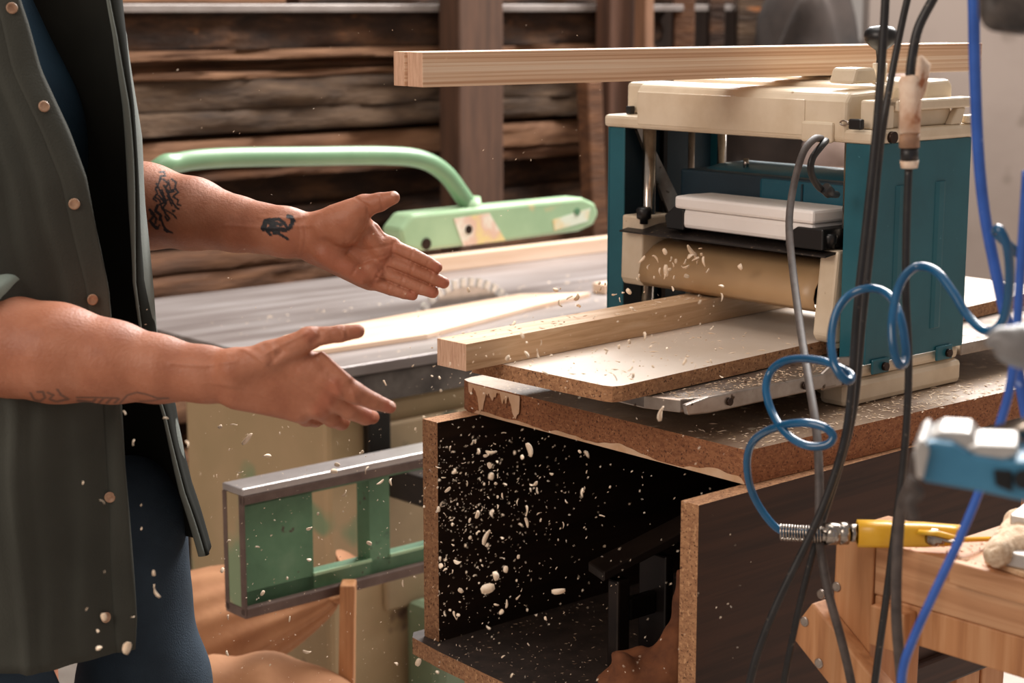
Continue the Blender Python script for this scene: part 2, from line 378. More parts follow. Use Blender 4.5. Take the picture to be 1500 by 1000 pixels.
# ================================================================== LUMBER STACK (behind)
def slab(d0, d1, w0, depth, z0, z1, mi, seed, label):
    t = z1 - z0; n = 46; rows = []
    for i in range(n + 1):
        x = d0 + (d1 - d0) * i / n; r = []
        for (u, v) in ((0, .05), (0, .35), (0, .7), (.02, 1), (.5, 1), (1, 1), (1, .5), (1, 0), (.5, 0), (.03, 0)):
            jit = noise.noise(Vector((x * 4 + seed, v * 2.5, seed * 1.7))) * .03 + noise.noise(Vector((x * 17 + seed, v * 7, seed))) * .014
            wob = noise.noise(Vector((x * 1.1, seed * 3.3, 0))) * .012
            y = w0 + (jit + wob * 2 if u < .1 else u * depth)
            if u < .1 and v == .35: y -= .012
            r.append((x, y, z0 + v * t + (noise.noise(Vector((x * 3, seed, v))) * .006 if 0 < v < 1 else 0)))
        rows.append(r)
    mb = MB(LF); mb.grid(rows, closed=True)
    al = mb.bm.verts[:]; mb.bm.faces.new(al[:10]); mb.bm.faces.new(al[-10:])
    return solo(mb, 'rough_slab', M_slabs[mi], label, 'timber', 'rough sawn slabs stacked behind the saw', base=((d0 + d1) / 2, w0 + depth / 2, z0))
def zrow(y, Y=4.73): return at(300, y, Y).z
rows = [(18, 73, 0, .00, 'thick bark-edged slab lying on top of the timber stack, just under the metal bar'),
        (74, 88, 2, -.02, 'thin light board just below the thick top slab of the stack'),
        (89, 105, 1, .02, 'narrow dark board third from the top of the timber stack'),
        (106, 117, 2, -.01, 'thin pale-edged board above the knotty grey slab in the stack'),
        (118, 163, 3, .00, 'knotty grey-brown slab level with the wooden bars on the planer'),
        (164, 197, 3, -.01, 'greyish weathered slab just above the dark gap in the stack'),
        (207, 246, 2, .01, 'light brown slab directly behind the top of the green guard tube'),
        (248, 268, 1, .03, 'brown board showing just below the green guard tube'),
        (271, 318, 0, .12, 'dark recessed slab behind the upper forearm'),
        (321, 366, 0, .10, 'dark recessed slab behind the wrist tattoo'),
        (370, 398, 1, .02, 'brown slab just below the upper forearm'),
        (401, 432, 1, .00, 'brown slab just above the far edge of the saw table'),
        (436, 500, 0, .06, 'dark slab hidden mostly behind the saw table'),
        (503, 560, 1, .03, 'brown slab behind the lower forearm'),
        (563, 612, 2, .00, 'brown slab end seen between the shirt and the green-beige cabinet, upper'),
        (616, 655, 0, .06, 'dark slab seen between the shirt and the green-beige cabinet'),
        (658, 690, 1, .00, 'round-edged brown slab beside the shirt tail'),
        (693, 735, 0, .05, 'dark slab just below the shirt tail')]
for i, (ya, yb, mi, w, lb) in enumerate(rows):
    slab(-.7, 2.05 + rnd(-.25, .12), w, .5, zrow(yb), zrow(ya), mi, i * 3.17 + 1, lb)
solo(MB(LF).box(-.8, 2.6, -.06, .02, zrow(18), zrow(6)), 'metal_bar', mat('grey_bar', [(.3, '#857a74'), (.7, '#a39a95')], 8, rough=.4, metal=.4),
     'long grey metal bar lying across the top of the timber stack', 'bar', base=(.9, -.02, zrow(18)), bev=.003)
solo(MB(LF).box(-.5, .5, .04, .4, zrow(5), zrow(-20)), 'rough_slab', M_slabs[2], 'light board above the metal bar at the top left of the picture', 'timber', base=(0, .2, zrow(5)), bev=.003)
solo(MB(LF).box(.55, 2.6, .05, .4, zrow(5), zrow(-14)), 'rough_slab', M_slabs[0], 'dark slab above the metal bar at the top, beside the brown post', 'timber', base=(1.5, .2, zrow(5)), bev=.003)
def lpost(pa, pb, w, t, name, m, label, lean=0, z1=2.3, z0=0):
    q = LF.inverted() @ onpl(pa, 150, LF @ Vector((0, w, 0)), E2); r = LF.inverted() @ onpl(pb, 150, LF @ Vector((0, w, 0)), E2)
    mb = MB(LF).prism([(q.x - lean, z0), (r.x - lean, z0), (r.x + lean * .3, z1), (q.x + lean * .3, z1)], 1, w, w + t)
    return solo(mb, name, m, label, 'post', base=((q.x + r.x) / 2, w, 0), bev=.006)
lpost(673, 738, -.16, .09, 'timber_post', M_post, 'thick brown wooden post standing in front of the timber stack')
lpost(893, 938, -.13, .065, 'timber_post', mat('red_brown_post', [(.3, '#432c20'), (.6, '#5e4030')], 3, (9, 9, 1), rough=.8), 'wide red-brown post behind the left end of the planer cover')
lpost(944, 957, -.20, .05, 'timber_batten', mat('light_batten', [(.3, '#6b4c37'), (.6, '#866149')], 3, (9, 9, 1), rough=.8), 'thin light batten just right of the red-brown post')
lpost(868, 890, -.25, .05, 'leaning_board', M_slabs[1], 'brown board leaning beside the planer, left of the teal side', lean=-.07, z1=1.34)
for i, (pa, pb, z1) in enumerate(((985, 1015, 1.9), (1040, 1062, 2.0), (1085, 1130, 1.75))):
    p = at(pa, 60, 5.9); q = at(pb, 60, 5.9)
    solo(MB().box(p.x, q.x, 5.85 + i * .07, 5.93 + i * .07, 0, z1), 'wall_plank', M_slabs[(1, 0, 3)[i]],
         ('brown plank leaning in the dark corner, nearest the light batten', 'dark plank in the middle of the dark corner', 'greyish plank in the dark corner, furthest right')[i], 'plank', base=((p.x + q.x) / 2, 5.9, 0), bev=.004)
def blob(name, m, label, cat, spheres, res=.03, dis=0, ds=6):
    lo = np.min([np.array(a) - r for a, r in spheres], 0) - .1; hi = np.max([np.array(a) + r for a, r in spheres], 0) + .1
    f = Field(lo, hi, res)
    for a, r in spheres: f.cap(a, a, r, r, k=.12)
    V, Q = f.mesh(2)
    V[:, 2] = np.maximum(V[:, 2], 0)
    if dis:
        for i in range(len(V)):
            n = noise.noise(Vector(V[i]) * ds); V[i] += (V[i] - (lo + hi) / 2) * n * dis
            V[i, 2] = max(V[i, 2], 0)
    o = mesh_from(name, [(V, Q)], m); return tag(o, label, cat)
b1 = at(1180, 40, 5.85)
blob('draped_tarp', M_tarp, 'dark cloth-covered heap behind the planer, right of the planks', 'tarp',
     [((b1.x, 5.85, 1.40), .17), ((b1.x + .12, 5.85, 1.2), .2), ((b1.x - .1, 5.87, 1.1), .22), ((b1.x, 5.9, .8), .28), ((b1.x, 5.88, .45), .3), ((b1.x, 5.85, .2), .32)], dis=.35)
b2 = at(1245, 70, 5.15)
blob('burlap_bundle', mat('dusty_bundle', [(.3, '#6a574c'), (.6, '#86726a')], 6, rough=.9), 'pale dusty bundle behind the planer crank knob', 'bundle',
     [((b2.x, 5.15, 1.38), .09), ((b2.x + .08, 5.15, 1.3), .1), ((b2.x, 5.15, 1.05), .16), ((b2.x + .05, 5.15, .7), .2), ((b2.x, 5.15, .3), .24)], dis=.3)
solo(MB().box(b2.x - .12, b2.x + .14, 4.68, 4.84, 0, 1.13), 'wooden_crate', M_slabs[1], 'orange-brown wooden crate seen through the planer opening', 'crate', base=(b2.x, 4.75, 0), bev=.01)

# ================================================================== TABLE SAW
saw = thing('table_saw', 'large green table saw with worn grey table behind the outstretched hands', 'table saw', SF, (.86, .45, -.87))
def SL(px, py, w): return SF.inverted() @ onpl(px, py, SF @ Vector((0, w, 0)), E2)
o = MB(SF).box(0, 1.72, 0, .97, -.022, 0).build('table_top', M_sawtop, saw, bev=.003)
MB(SF).box(.004, 1.716, .004, .966, -.082, -.0225).build('table_apron', M_apron, saw, 'dark iron apron under the grey table', bev=.004)
MB(SF).box(.03, 1.45, .03, .55, -.87, -.083).build('cabinet', [M_olive], saw, 'faded green and beige cabinet', bev=.012)
MB(SF).box(.16, .62, .012, .0295, -.52, -.13).build('side_plate', mat('dusky_plate', [(.3, '#8d7a5e'), (.6, '#a58d6e')], 4, rough=.6, speck=[(7, .6, '#4b4a38')]), saw, bev=.006)
MB(SF).box(.20, 1.3, -.10, .011, -.87, -.50).build('lower_cabinet', M_dgreen, saw, 'dark green lower cabinet', bev=.02)
g = MB(SF)
g.prism([(.30, -.60), (.40, -.60), (.40, -.82), (.30, -.82)], 1, -.112, -.101); g.build('access_cover', M_dgreen, saw, bev=.004)
MB(SF).box(.11, .165, .0, .02, -.19, -.10).build('hinge', M_iron, saw, bev=.003)
# sliding rail in front, with its windows
W0, W1 = -.345, -.285
rail = thing('saw_rail', 'green slotted saw rail with bright steel top, left of the particleboard cabinet', 'rail', SF, (.1, W0, -.305))
x0, x1 = -.408, .55; zt, zb = -.09, -.305
r = MB(SF)
wins = [(-.262, -.142), (-.098, .03), (.075, .20), (.245, .37)]
web = []
xs = x0 + .004
for a, b in wins + [(x1, x1)]:
    r.box(xs, a, W0 + .012, W1 - .012, zb + .012, zt - .012); xs = b
r.box(x0 + .004, x1, W0 + .012, W1 - .012, zt - .034, zt - .0121)
r.box(x0 + .004, x1, W0 + .012, W1 - .012, zb + .0121, zb + .036)
r.build('web_panel', M_green, rail, bev=0)
MB(SF).box(x0, x1, W0, W1, zt - .012, zt).build('steel_top', M_railtop, rail, 'bright worn steel top', bev=.002)
MB(SF).box(x0, x1, W0, W0 + .0119, zt - .028, zt - .0121).build('steel_lip', M_rust, rail, bev=.002)
MB(SF).box(x0, x1, W0, W1, zb - .006, zb + .0119).build('bottom_flange', M_rust, rail, 'rusty brown bottom flange', bev=.002)
MB(SF).box(x0, x0 + .0039, W0, W0 + .012, zb, zt - .012).box(x0, x0 + .0039, W1 - .012, W1, zb, zt - .012).build('end_flange', M_rust, rail)
MB(SF).box(x0 + .0005, x0 + .0038, W0 + .0125, W1 - .0125, zb + .0125, zt - .0125).build('end_plate', M_olive, rail, 'beige end plate')
for a, b in wins:
    f = MB(SF)
    f.box(a - .001, b + .001, W0 + .008, W0 + .0119, zb + .036, zb + .041)
    f.build('window_rim', M_lgreen, rail)
MB(SF).box(.12, .22, W1, .0, -.26, -.2).build('bracket', M_iron, rail, bev=.004)
# blade
cB = Vector((.71, .42, .057 - .186))
b = MB(SF); n = 46; pts = []
for k in range(n):
    t = 2 * math.pi * k / n; dt = 2 * math.pi / n
    for f_, rr in ((0, .170), (.30, .168), (.42, .178), (.55, .186), (.86, .184), (.9, .174)):
        pts.append((cB.x + rr * math.cos(t + dt * f_), cB.z + rr * math.sin(t + dt * f_)))
b.prism(pts, 1, cB.y - .0015, cB.y + .0015)
blade = b.build('saw_blade', M_blade, saw)
for k in range(n):
    t = 2 * math.pi * (k + .72) / n
    c = Vector((cB.x + .181 * math.cos(t), cB.y, cB.z + .181 * math.sin(t)))
    if c.z > -.02:
        q = MB(SF @ Matrix.Translation(c) @ Matrix.Rotation(-t, 4, 'Y')); q.box(-.010, .010, -.0045, .0045, -.007, .007)
        q.build('tooth', M_tooth, blade, 'bright carbide tooth', bev=.001)
# guard and its arm
gw = .42
gp = [SL(572, 335, gw), SL(590, 312, gw), SL(690, 302, gw), SL(840, 288, gw), SL(858, 296, gw), SL(863, 312, gw), SL(855, 328, gw), SL(835, 337, gw), SL(720, 352, gw), SL(600, 366, gw), SL(578, 360, gw)]
gd = MB(SF).prism([(p.x, p.z) for p in gp], 1, gw - .035, gw + .035).build('blade_guard', M_lgreen, saw, 'light green blade guard box', bev=.008)
def disc(px, py, r, m, nm, lab=None, w=gw - .035):
    p = SL(px, py, w); return MB(SF).cyl((p.x, w - .003, p.z), (p.x, w + .002, p.z), r).build(nm, m, gd, lab)
disc(845, 310, .009, M_green, 'bolt_hole'); disc(686, 336, .010, M_bolt, 'bolt'); disc(624, 357, .013, M_bolt, 'bolt')
q = [SL(650, 318, gw), SL(702, 310, gw), SL(726, 350, gw), SL(664, 358, gw)]
MB(SF).prism([(p.x, p.z) for p in q], 1, gw - .0362, gw - .0352).build('warning_sticker', M_sticker, gd, 'faded yellow and pink sticker')
q = [SL(795, 320, gw), SL(850, 303, gw), SL(846, 322, gw), SL(797, 336, gw)]
MB(SF).prism([(p.x, p.z) for p in q], 1, gw - .0362, gw - .0352).build('worn_label', mat('pale_label', [(.45, '#d9e2d0'), (.6, '#e0c890')], 12, rough=.5), gd, 'worn pale label')
tp = [SL(690, 306, gw), SL(676, 285, gw), SL(650, 252, gw), SL(615, 233, gw), SL(560, 228, gw), SL(450, 229, gw), SL(330, 231, gw), SL(262, 238, gw), SL(225, 254, gw)]
tp = [Vector(p) for p in tp] + [Vector((-.22, .50, .20)), Vector((-.26, .60, 0)), Vector((-.26, .7, -.4)), Vector((-.26, .75, -.87))]
MB(SF).tube(tp, .0205, 18).build('guard_arm', M_tubeg, saw, 'curved green tube arm of the guard')
MB(SF).cyl((gp[2].x + .005, gw, .19), (gp[2].x - .005, gw, .245), .026).build('arm_clamp', M_lgreen, saw)
fence = MB(SF).box(.86, 1.70, .85, .885, .0005, .042)
solo(fence, 'fence_board', M_strip, 'long pale wooden fence board across the far side of the saw table', 'board', base=(1.28, .87, 0), bev=.002)
st = MB(SF).prism([(.02, .13), (.36, .125), (.74, .24), (1.0, .30), (.86, .395), (.48, .352), (.12, .30)], 2, .0005, .012)
solo(st, 'offcut_board', M_strip, 'flat pale offcut lying on the saw table in front of the blade', 'board', base=(.5, .25, 0), bev=.001)
solo(MB(SF).box(1.05, 1.13, .30, .345, .0005, .025), 'wood_offcut', M_strip, 'small pale wood offcut lying on the table right of the blade', 'offcut', base=(1.1, .32, 0), bev=.002)

# ================================================================== DUST SACK, lower left
def sack():
    root = thing('dust_sack', 'tan pleated dust sack tied at its neck, under the green rail', 'sack', Matrix.Translation(at(395, 925, 3.22)))
    nk = at(492, 868, 3.25)
    rows = []
    # axis from the tied neck down-left into a fat belly
    ax = [(nk, .020), (at(480, 876, 3.25), .03), (at(455, 882, 3.25), .05), (at(420, 890, 3.24), .075), (at(380, 900, 3.22), .095), (at(335, 915, 3.2), .11), (at(290, 935, 3.2), .12), (at(250, 950, 3.2), .11), (at(235, 960, 3.2), .04)]
    P = [a for a, _ in ax]
    for i, (p, rr) in enumerate(ax):
        t = (P[min(i + 1, len(P) - 1)] - P[max(i - 1, 0)]).normalized(); u = Vector((0, 1, 0)); v = t.cross(u).normalized(); row = []
        for k in range(96):
            q = 2 * math.pi * k / 96
            rad = rr * (1 + .07 * math.sin(14 * q + i * .3) * max(.1, 1 - i / 7) + .05 * math.sin(3 * q + i))
            row.append(p + (u * math.cos(q) + v * math.sin(q)) * rad)
        rows.append(row)
    mb = MB(); mb.grid(rows, closed=True); al = mb.bm.verts[:]
    mb.bm.faces.new(al[:96]); mb.bm.faces.new(al[-96:])
    mb.build('sack_body', M_sack, root, smooth=True, sub=1)
    f = MB(); f.tube([nk + Vector((-.004, 0, -.01)), nk + Vector((.01, 0, .012)), nk + Vector((.04, 0, .05))], [.024, .016, .05], 14)
    f.build('sack_neck', M_sack, root)
    f = MB(); c = nk
    f.tube([c + Vector((.022 * math.cos(a), .022 * math.sin(a), .008 * math.cos(a))) for a in [k * math.pi / 8 for k in range(17)]], .005, 8)
    f.build('tie_string', M_rail, root)
sack()
def sack2(px, py, Y, r, label):
    p = at(px, py, Y); f = Field(np.array(p) - r * 1.9, np.array(p) + r * 1.9, .012)
    f.cap(p + Vector((-r * .5, 0, 0)), p + Vector((r * .5, 0, -.03)), r * .8, r, k=.04); V, Q = f.mesh(2)
    for i in range(len(V)): V[i] += (V[i] - np.array(p)) * (noise.noise(Vector(V[i]) * 8) * .22 + .06 * math.sin(V[i][0] * 60 + V[i][2] * 30))
    V[:, 2] = np.maximum(V[:, 2], .001)
    o = mesh_from('dust_sack', [(V, Q)], M_sack); return tag(o, label, 'sack')
sack2(370, 1040, 2.90, .115, 'lower bulging tan sack at the bottom edge, below the tied sack')
solo(MB().prism([(at(500, 850, 2.98).x, at(500, 850, 2.98).z), (at(522, 850, 2.98).x, at(522, 850, 2.98).z), (at(508, 850, 2.98).x, 0), (at(484, 850, 2.98).x, 0)], 1, 2.95, 2.99), 'wooden_lath', M_stud,
     'pale wooden lath standing beside the tied tan sack', 'lath', base=(at(500, 850, 2.98).x, 2.97, 0), bev=.003)

# ================================================================== CABINET UNDER THE PLANER
ZB = -.336                                            # top of the thick board, in the planer frame
ZF = -R0.z                                            # floor
cab = thing('particleboard_cabinet', 'open dark-laminated particleboard cabinet carrying the planer', 'cabinet', PF, (0, .2, ZF))
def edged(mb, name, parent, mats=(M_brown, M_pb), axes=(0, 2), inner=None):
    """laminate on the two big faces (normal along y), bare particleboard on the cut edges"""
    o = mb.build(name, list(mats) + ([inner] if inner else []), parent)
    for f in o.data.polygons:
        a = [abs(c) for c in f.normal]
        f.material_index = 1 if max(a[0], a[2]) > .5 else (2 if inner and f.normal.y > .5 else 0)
    return o
def edged_h(mb, name, parent, mats):
    o = mb.build(name, list(mats), parent)
    for f in o.data.polygons: f.material_index = 0 if abs(f.normal.z) > .5 else 1
    return o
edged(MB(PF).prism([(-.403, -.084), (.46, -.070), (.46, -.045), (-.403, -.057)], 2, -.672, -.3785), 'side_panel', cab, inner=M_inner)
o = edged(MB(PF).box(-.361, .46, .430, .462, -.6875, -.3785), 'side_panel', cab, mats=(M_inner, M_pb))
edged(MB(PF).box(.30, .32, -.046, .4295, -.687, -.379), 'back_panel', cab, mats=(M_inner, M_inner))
o = edged_h(MB(PF).prism([(-.362, .485), (-.376, .470), (-.385, .40), (-.396, .24), (-.400, .0), (-.396, -.0555), (.46, -.0445), (.46, .485)], 2, -.712, -.688), 'shelf', cab, (M_shelf, M_pb))
MB(PF).box(-.32, .46, -.088, -.0605, -.715, -.6725).build('lower_rail', M_brown, cab, bev=.004)
for x, y in ((-.30, .43), (.38, .43), (-.25, -.06), (.12, -.06), (.18, -.06)):
    MB(PF).prism([(x, -.7125), (x + .055, -.7125), (x + .035, ZF), (x + .0, ZF)], 1, y - .02, y + .02).build('leg', M_stud, cab, bev=.002)
# thick particleboard worktop
b = MB(PF)
ring = [(-.298, -.063), (-.292, .20), (-.287, .452), (-.280, .470), (-.262, .476), (.60, .48), (.60, -.084)]
b.prism(ring, 2, ZB - .0418, ZB - .0003)
o = solo(b, 'thick_particleboard', [M_pbtop, M_pbd], 'thick dusty particleboard slab lying on the cabinet under the planer', 'board', base=(.1, .2, ZB - .04))
for f in o.data.polygons: f.material_index = 0 if abs(f.normal.z) > .5 else 1
def ragged(x0, y0, x1, y1, za, zb, seed, off):
    """a torn laminate remnant on the front edge"""
    n = 90; top = []; bot = []
    for i in range(n + 1):
        t = i / n; x = x0 + (x1 - x0) * t - off; y = y0 + (y1 - y0) * t
        top.append((x, y, zb + (za - zb) * max(.12, .5 + 1.3 * noise.noise(Vector((t * 6, seed, 0))) + .35 * noise.noise(Vector((t * 25, seed, 4)))) * (1 if 0 < i < n else .2))); bot.append((x, y, zb))
    mb = MB(PF); mb.grid([bot, top]); bk = [(p[0] + .0006, p[1], p[2]) for p in top]; mb.grid([top, bk]); return mb.build('torn_laminate', M_glue, o, solid=0)
ragged(-.298, -.06, -.287, .44, ZB - .033, ZB - .0417, 1, .0006)
ragged(-.2925, .34, -.2872, .452, ZB - .030, ZB - .0012, 5, .0008)

# things in the cabinet
iron = thing('iron_stand', 'black iron stand with slanted flat top inside the cabinet', 'stand', PF, (.0, .05, -.688))
q0 = at(872, 838, 2.3); q1 = at(1030, 775, 2.32)
i0 = PF.inverted() @ q0
M_ip = mat('iron_plate', [(.3, '#1d1715'), (.7, '#332924')], 20, rough=.32, metal=.5)
qa, qb = at(884, 838, 2.19), at(1012, 772, 2.24); qd = (qb - qa).normalized(); qs = Vector((-.35, .9, 0)) * .05; qt = Vector((0, 0, -.013)); qc = qb + qd * .12
V8 = [p + o_ for p in (qa, qc) for o_ in (Vector((0, 0, 0)), qs, qs + qt, qt)]
MB().poly(V8, [(0, 1, 2, 3), (7, 6, 5, 4), (0, 4, 5, 1), (1, 5, 6, 2), (2, 6, 7, 3), (3, 7, 4, 0)]).build('top_plate', M_ip, iron, bev=.002)
lt = PF.inverted() @ at(911, 846, 2.21)
MB(PF).box(lt.x - .010, lt.x + .012, lt.y - .004, lt.y + .016, -.6878, lt.z - .002).build('leg', M_ip, iron, bev=.003)
MB(PF).box(lt.x + .06, lt.x + .075, lt.y - .02, lt.y + .03, -.6878, lt.z + .02).build('leg', M_iron, iron, bev=.003)
MB(PF).box(lt.x + .012, lt.x + .06, lt.y - .004, lt.y + .008, -.60, -.57).build('cross_brace', M_iron, iron, bev=.003)
f = Field((.10, 1.75, .62), (.52, 2.3, 1.1), .005)
def rc(pts, r0, r1):
    for i in range(len(pts) - 1):
        a = at(*pts[i]); b_ = at(*pts[i + 1]); t0 = i / (len(pts) - 1); t1 = (i + 1) / (len(pts) - 1)
        f.cap(a, b_, r0 + (r1 - r0) * t0, r0 + (r1 - r0) * t1, k=.014)
rc([(905, 1000, 2.10), (925, 985, 2.10), (950, 978, 2.10), (975, 960, 2.10), (992, 930, 2.11), (996, 880, 2.12), (994, 838, 2.12)], .018, .006)
rc([(925, 985, 2.08), (915, 972, 2.08), (908, 965, 2.08)], .012, .009)
rc([(960, 1000, 2.09), (985, 968, 2.10), (990, 940, 2.10)], .028, .014)
rc([(890, 1010, 2.09), (930, 1002, 2.09), (985, 1000, 2.09)], .02, .028)
rc([(905, 962, 2.12), (935, 960, 2.12), (960, 975, 2.12)], .009, .012)
V, Q = f.mesh(2)
for i in range(len(V)): V[i] += noise.noise_vector(Vector(V[i]) * 30) * .004
dz = (R0.z - .687) - V[:, 2].min(); V[:, 2] = np.where(V[:, 2] < R0.z - .687, R0.z - .687, V[:, 2])
tag(mesh_from('gnarled_root', [(V, Q)], M_root), 'brown gnarled root-like piece beside the iron stand in the cabinet', 'root')

# ================================================================== PLANER
pl = thing('thickness_planer', 'cream and teal bench thickness planer standing on the thick particleboard', 'planer', PF, (.108, .237, ZB))
def part(mb, name, m, label=None, **k): return mb.build(name, m, pl, label, **k)
Zt = -.284
# base
part(MB(PF).prism([(-.035, .0), (.217, .0), (.217, .475), (-.01, .475), (-.01, .40), (.02, .36), (.02, .10), (-.01, .055), (-.035, .045)], 2, ZB, ZB + .034), 'base', M_beige, bev=.008)
part(MB(PF).prism([(-.028, .004), (.213, .004), (.213, .062), (-.028, .055)], 2, ZB + .0342, Zt + .0), 'base_foot', M_beige, bev=.006)
part(MB(PF).prism([(-.004, .415), (.213, .415), (.213, .471), (-.004, .471)], 2, ZB + .0342, Zt + .0), 'base_foot', M_beige, bev=.006)
# side panels with flanges and pressed ribs
sp_ = MB(PF).box(0, .216, 0, .003, Zt, 0).box(0, .003, .0031, .042, Zt, 0).box(.213, .216, .0031, .03, Zt, 0)
side = part(sp_, 'side_panel', M_teal, bev=.003)
for a, b_ in ((.052, .072), (.138, .160)):
    r = MB(PF).prism([(a, -.001), (a + .006, -.0028), (b_ - .006, -.0028), (b_, -.001), (b_, .001), (a, .001)], 2, -.252, -.055); r.build('pressed_rib', M_teal, side, bev=.0015)
for a in (.012, .152):
    c = MB(PF).box(a, a + .036, -.004, -.0002, Zt - .014, Zt + .006); c.build('mounting_tab', M_teal, side, bev=.002)
    MB(PF).cyl((a + .024, -.009, Zt - .005), (a + .024, -.004, Zt - .005), .0055).build('bolt', M_bolt, side)
side2 = part(MB(PF).box(0, .216, .472, .475, Zt, 0).box(0, .003, .441, .4719, Zt, 0).box(.213, .216, .441, .4719, Zt, 0), 'side_panel', M_teal, bev=.003)
MB(PF).box(.004, .2125, .4665, .4715, Zt + .01, -.002).build('shaded_inner_face', M_navy, side2, 'inner face of the teal panel with shade in its colour')  # dark sheet painting the shade inside the teal panel, no separate part
c = MB(PF).prism([(.040, -.004), (.056, -.004), (.165, -.16), (.125, -.16)], 1, .455, .461); c.build('diagonal_brace', M_steel, side2)
MB(PF).box(.10, .108, .458, .466, -.27, -.004).build('inner_channel', M_iron, side2)
for x, y in ((.03, .420), (.186, .420), (.03, .055), (.186, .055)):
    part(MB(PF).cyl((x, y, -.30), (x, y, .001), .0098 if x < .1 else .007, seg=24), 'guide_column', M_chrome, 'chrome guide column')
part(MB(PF).cyl((.13, .43, -.30), (.13, .43, .001), .005), 'lead_screw', M_steel)
# bed and extension tables
part(MB(PF).box(-.004, .22, .066, .411, -.300, -.2825), 'bed', M_steel, bev=.002)
et = part(MB(PF).prism([(-.0045, .005), (-.0045, .38), (-.315, .38), (-.335, .36), (-.345, .06), (-.33, .015), (-.30, .003)], 2, -.3, -.2830), 'infeed_table', M_steel, 'steel infeed extension table', bev=.002)
MB(PF).prism([(-.335, -.2990), (-.30, -.302), (-.06, -.302), (-.06, -.283), (-.30, -.2815), (-.34, -.286)], 1, -.0035, .0045).build('table_rim', M_steel, et, bev=.002)
for x in (-.265, -.125): MB(PF).cyl((x, -.0065, -.2925), (x, -.0035, -.2925), .0048).build('screw', M_bolt, et)
MB(PF).prism([(-.09, -.305), (-.028, -.305), (-.028, -.268), (-.055, -.266), (-.09, -.283)], 1, -.003, .004).build('table_hinge', M_steel, et, bev=.003)
MB(PF).cyl((-.048, -.009, -.286), (-.048, -.003, -.286), .0095).build('hinge_bolt', M_bolt, et)
ot = part(MB(PF).prism([(.2205, .005), (.2205, .38), (.50, .38), (.52, .36), (.52, .02), (.50, .003)], 2, -.3, -.2830), 'outfeed_table', M_steel, 'steel outfeed extension table', bev=.002)
MB(PF).cyl((.30, .0005, -.2925), (.30, .003, -.2925), .005).build('screw', M_bolt, ot)
# cutter head: end castings, curved hood, guard plate, motor hood, white bar
part(MB(PF).prism([(-.004, -.125), (.06, -.125), (.06, -.215), (.04, -.226), (.0, -.226), (-.006, -.216)], 1, .398, .440), 'head_casting', M_beige, bev=.003)
c = MB(PF); c.prism([(.0, -.140), (.06, -.140), (.06, -.262), (-.004, -.262), (-.012, -.252)], 1, .048, .078)
part(c, 'head_casting', M_beige, bev=.004)
part(MB(PF).box(.0, .05, .050, .056, -.27, -.262), 'casting_foot', M_beige, bev=.002)
prof = [(.0, -.2235), (-.008, -.217), (-.011, -.206), (-.008, -.193), (.002, -.180), (.018, -.169), (.04, -.162), (.07, -.159)]
rows = [[(x + .0, y, z) for x, z in prof] for y in np.linspace(.0785, .3975, 14)]
part(MB(PF).grid(rows), 'roller_hood', mat('tan_hood', [(.35, '#a98963'), (.6, '#c0a07a')], 3, (1, 1, 1), rough=.38), 'curved tan hood over the cutter roller', solid=.002)
part(MB(PF).cyl((.035, .08, -.213), (.035, .397, -.213), .0085, seg=20), 'feed_roller', M_blacksat)
part(MB(PF).prism([(-.022, -.1475), (-.021, -.1455), (.03, -.137), (.07, -.136), (.07, -.140), (.03, -.141)], 1, .052, .428), 'guard_plate', M_blacksat, 'thin black guard plate')
part(MB(PF).prism([(.071, -.159), (.071, -.06), (.20, -.06), (.20, -.222), (.06, -.222)], 1, .079, .397), 'head_body', M_navy, bev=.004)
for y, z, s in ((.400, -.1355, 1), (.062, -.1375, .8)):
    k = MB(PF).lathe((.0, y, z), (0, 0, 1), [(0, .006), (.006 * s, .006), (.008 * s, .0105 * s), (.02 * s, .0115 * s), (.024 * s, .009 * s)], 14)
    part(k, 'thumb_screw', M_black)
part(MB(PF).prism([(.348, -.137), (.315, -.137), (.315, -.108), (.334, -.104), (.352, -.118)], 0, -.008, .05), 'bar_bracket', M_black, bev=.002)
part(MB(PF).prism([(.062, -.140), (.062, -.112), (.105, -.112), (.122, -.122), (.126, -.140)], 0, -.016, .05), 'bar_bracket', M_black, bev=.002)
wb = part(MB(PF).prism([(-.012, .082), (.062, .078), (.062, .325), (.018, .332), (-.006, .327)], 2, -.134, -.107), 'white_tray', M_white, 'white plastic bar-shaped tray', bev=.006)
MB(PF).prism([(-.016, .079), (.064, .075), (.064, .328), (.016, .336), (-.010, .331)], 2, -.1068, -.089).build('tray_lid', M_white, wb, bev=.004)
hp_ = [(.078, -.135), (.078, -.090), (.082, -.074), (.092, -.062), (.108, -.054), (.130, -.0505), (.165, -.050), (.185, -.054), (.187, -.135)]
hr = []
for w_, k_ in ((.402, .55), (.398, .72), (.388, .87), (.372, .96), (.350, 1), (.20, 1), (.05, 1)): hr.append([(x, w_, -.135 + (z + .135) * k_) for x, z in hp_])
hm = MB(PF); hm.grid(hr, closed=True); al = hm.bm.verts[:]; hm.bm.faces.new(al[:9]); hm.bm.faces.new(al[-9:])
part(hm, 'motor_hood', M_tealdark)
part(MB(PF).box(.068, .0849, .05, .245, -.135, -.062), 'motor_box', M_tealdark, bev=.006)
part(MB(PF).box(.0665, .0679, .165, .168, -.13, -.066), 'seam', M_navy)
part(MB(PF).cyl((.11, .305, -.056), (.11, .305, -.042), .004), 'grease_nipple', M_chrome)
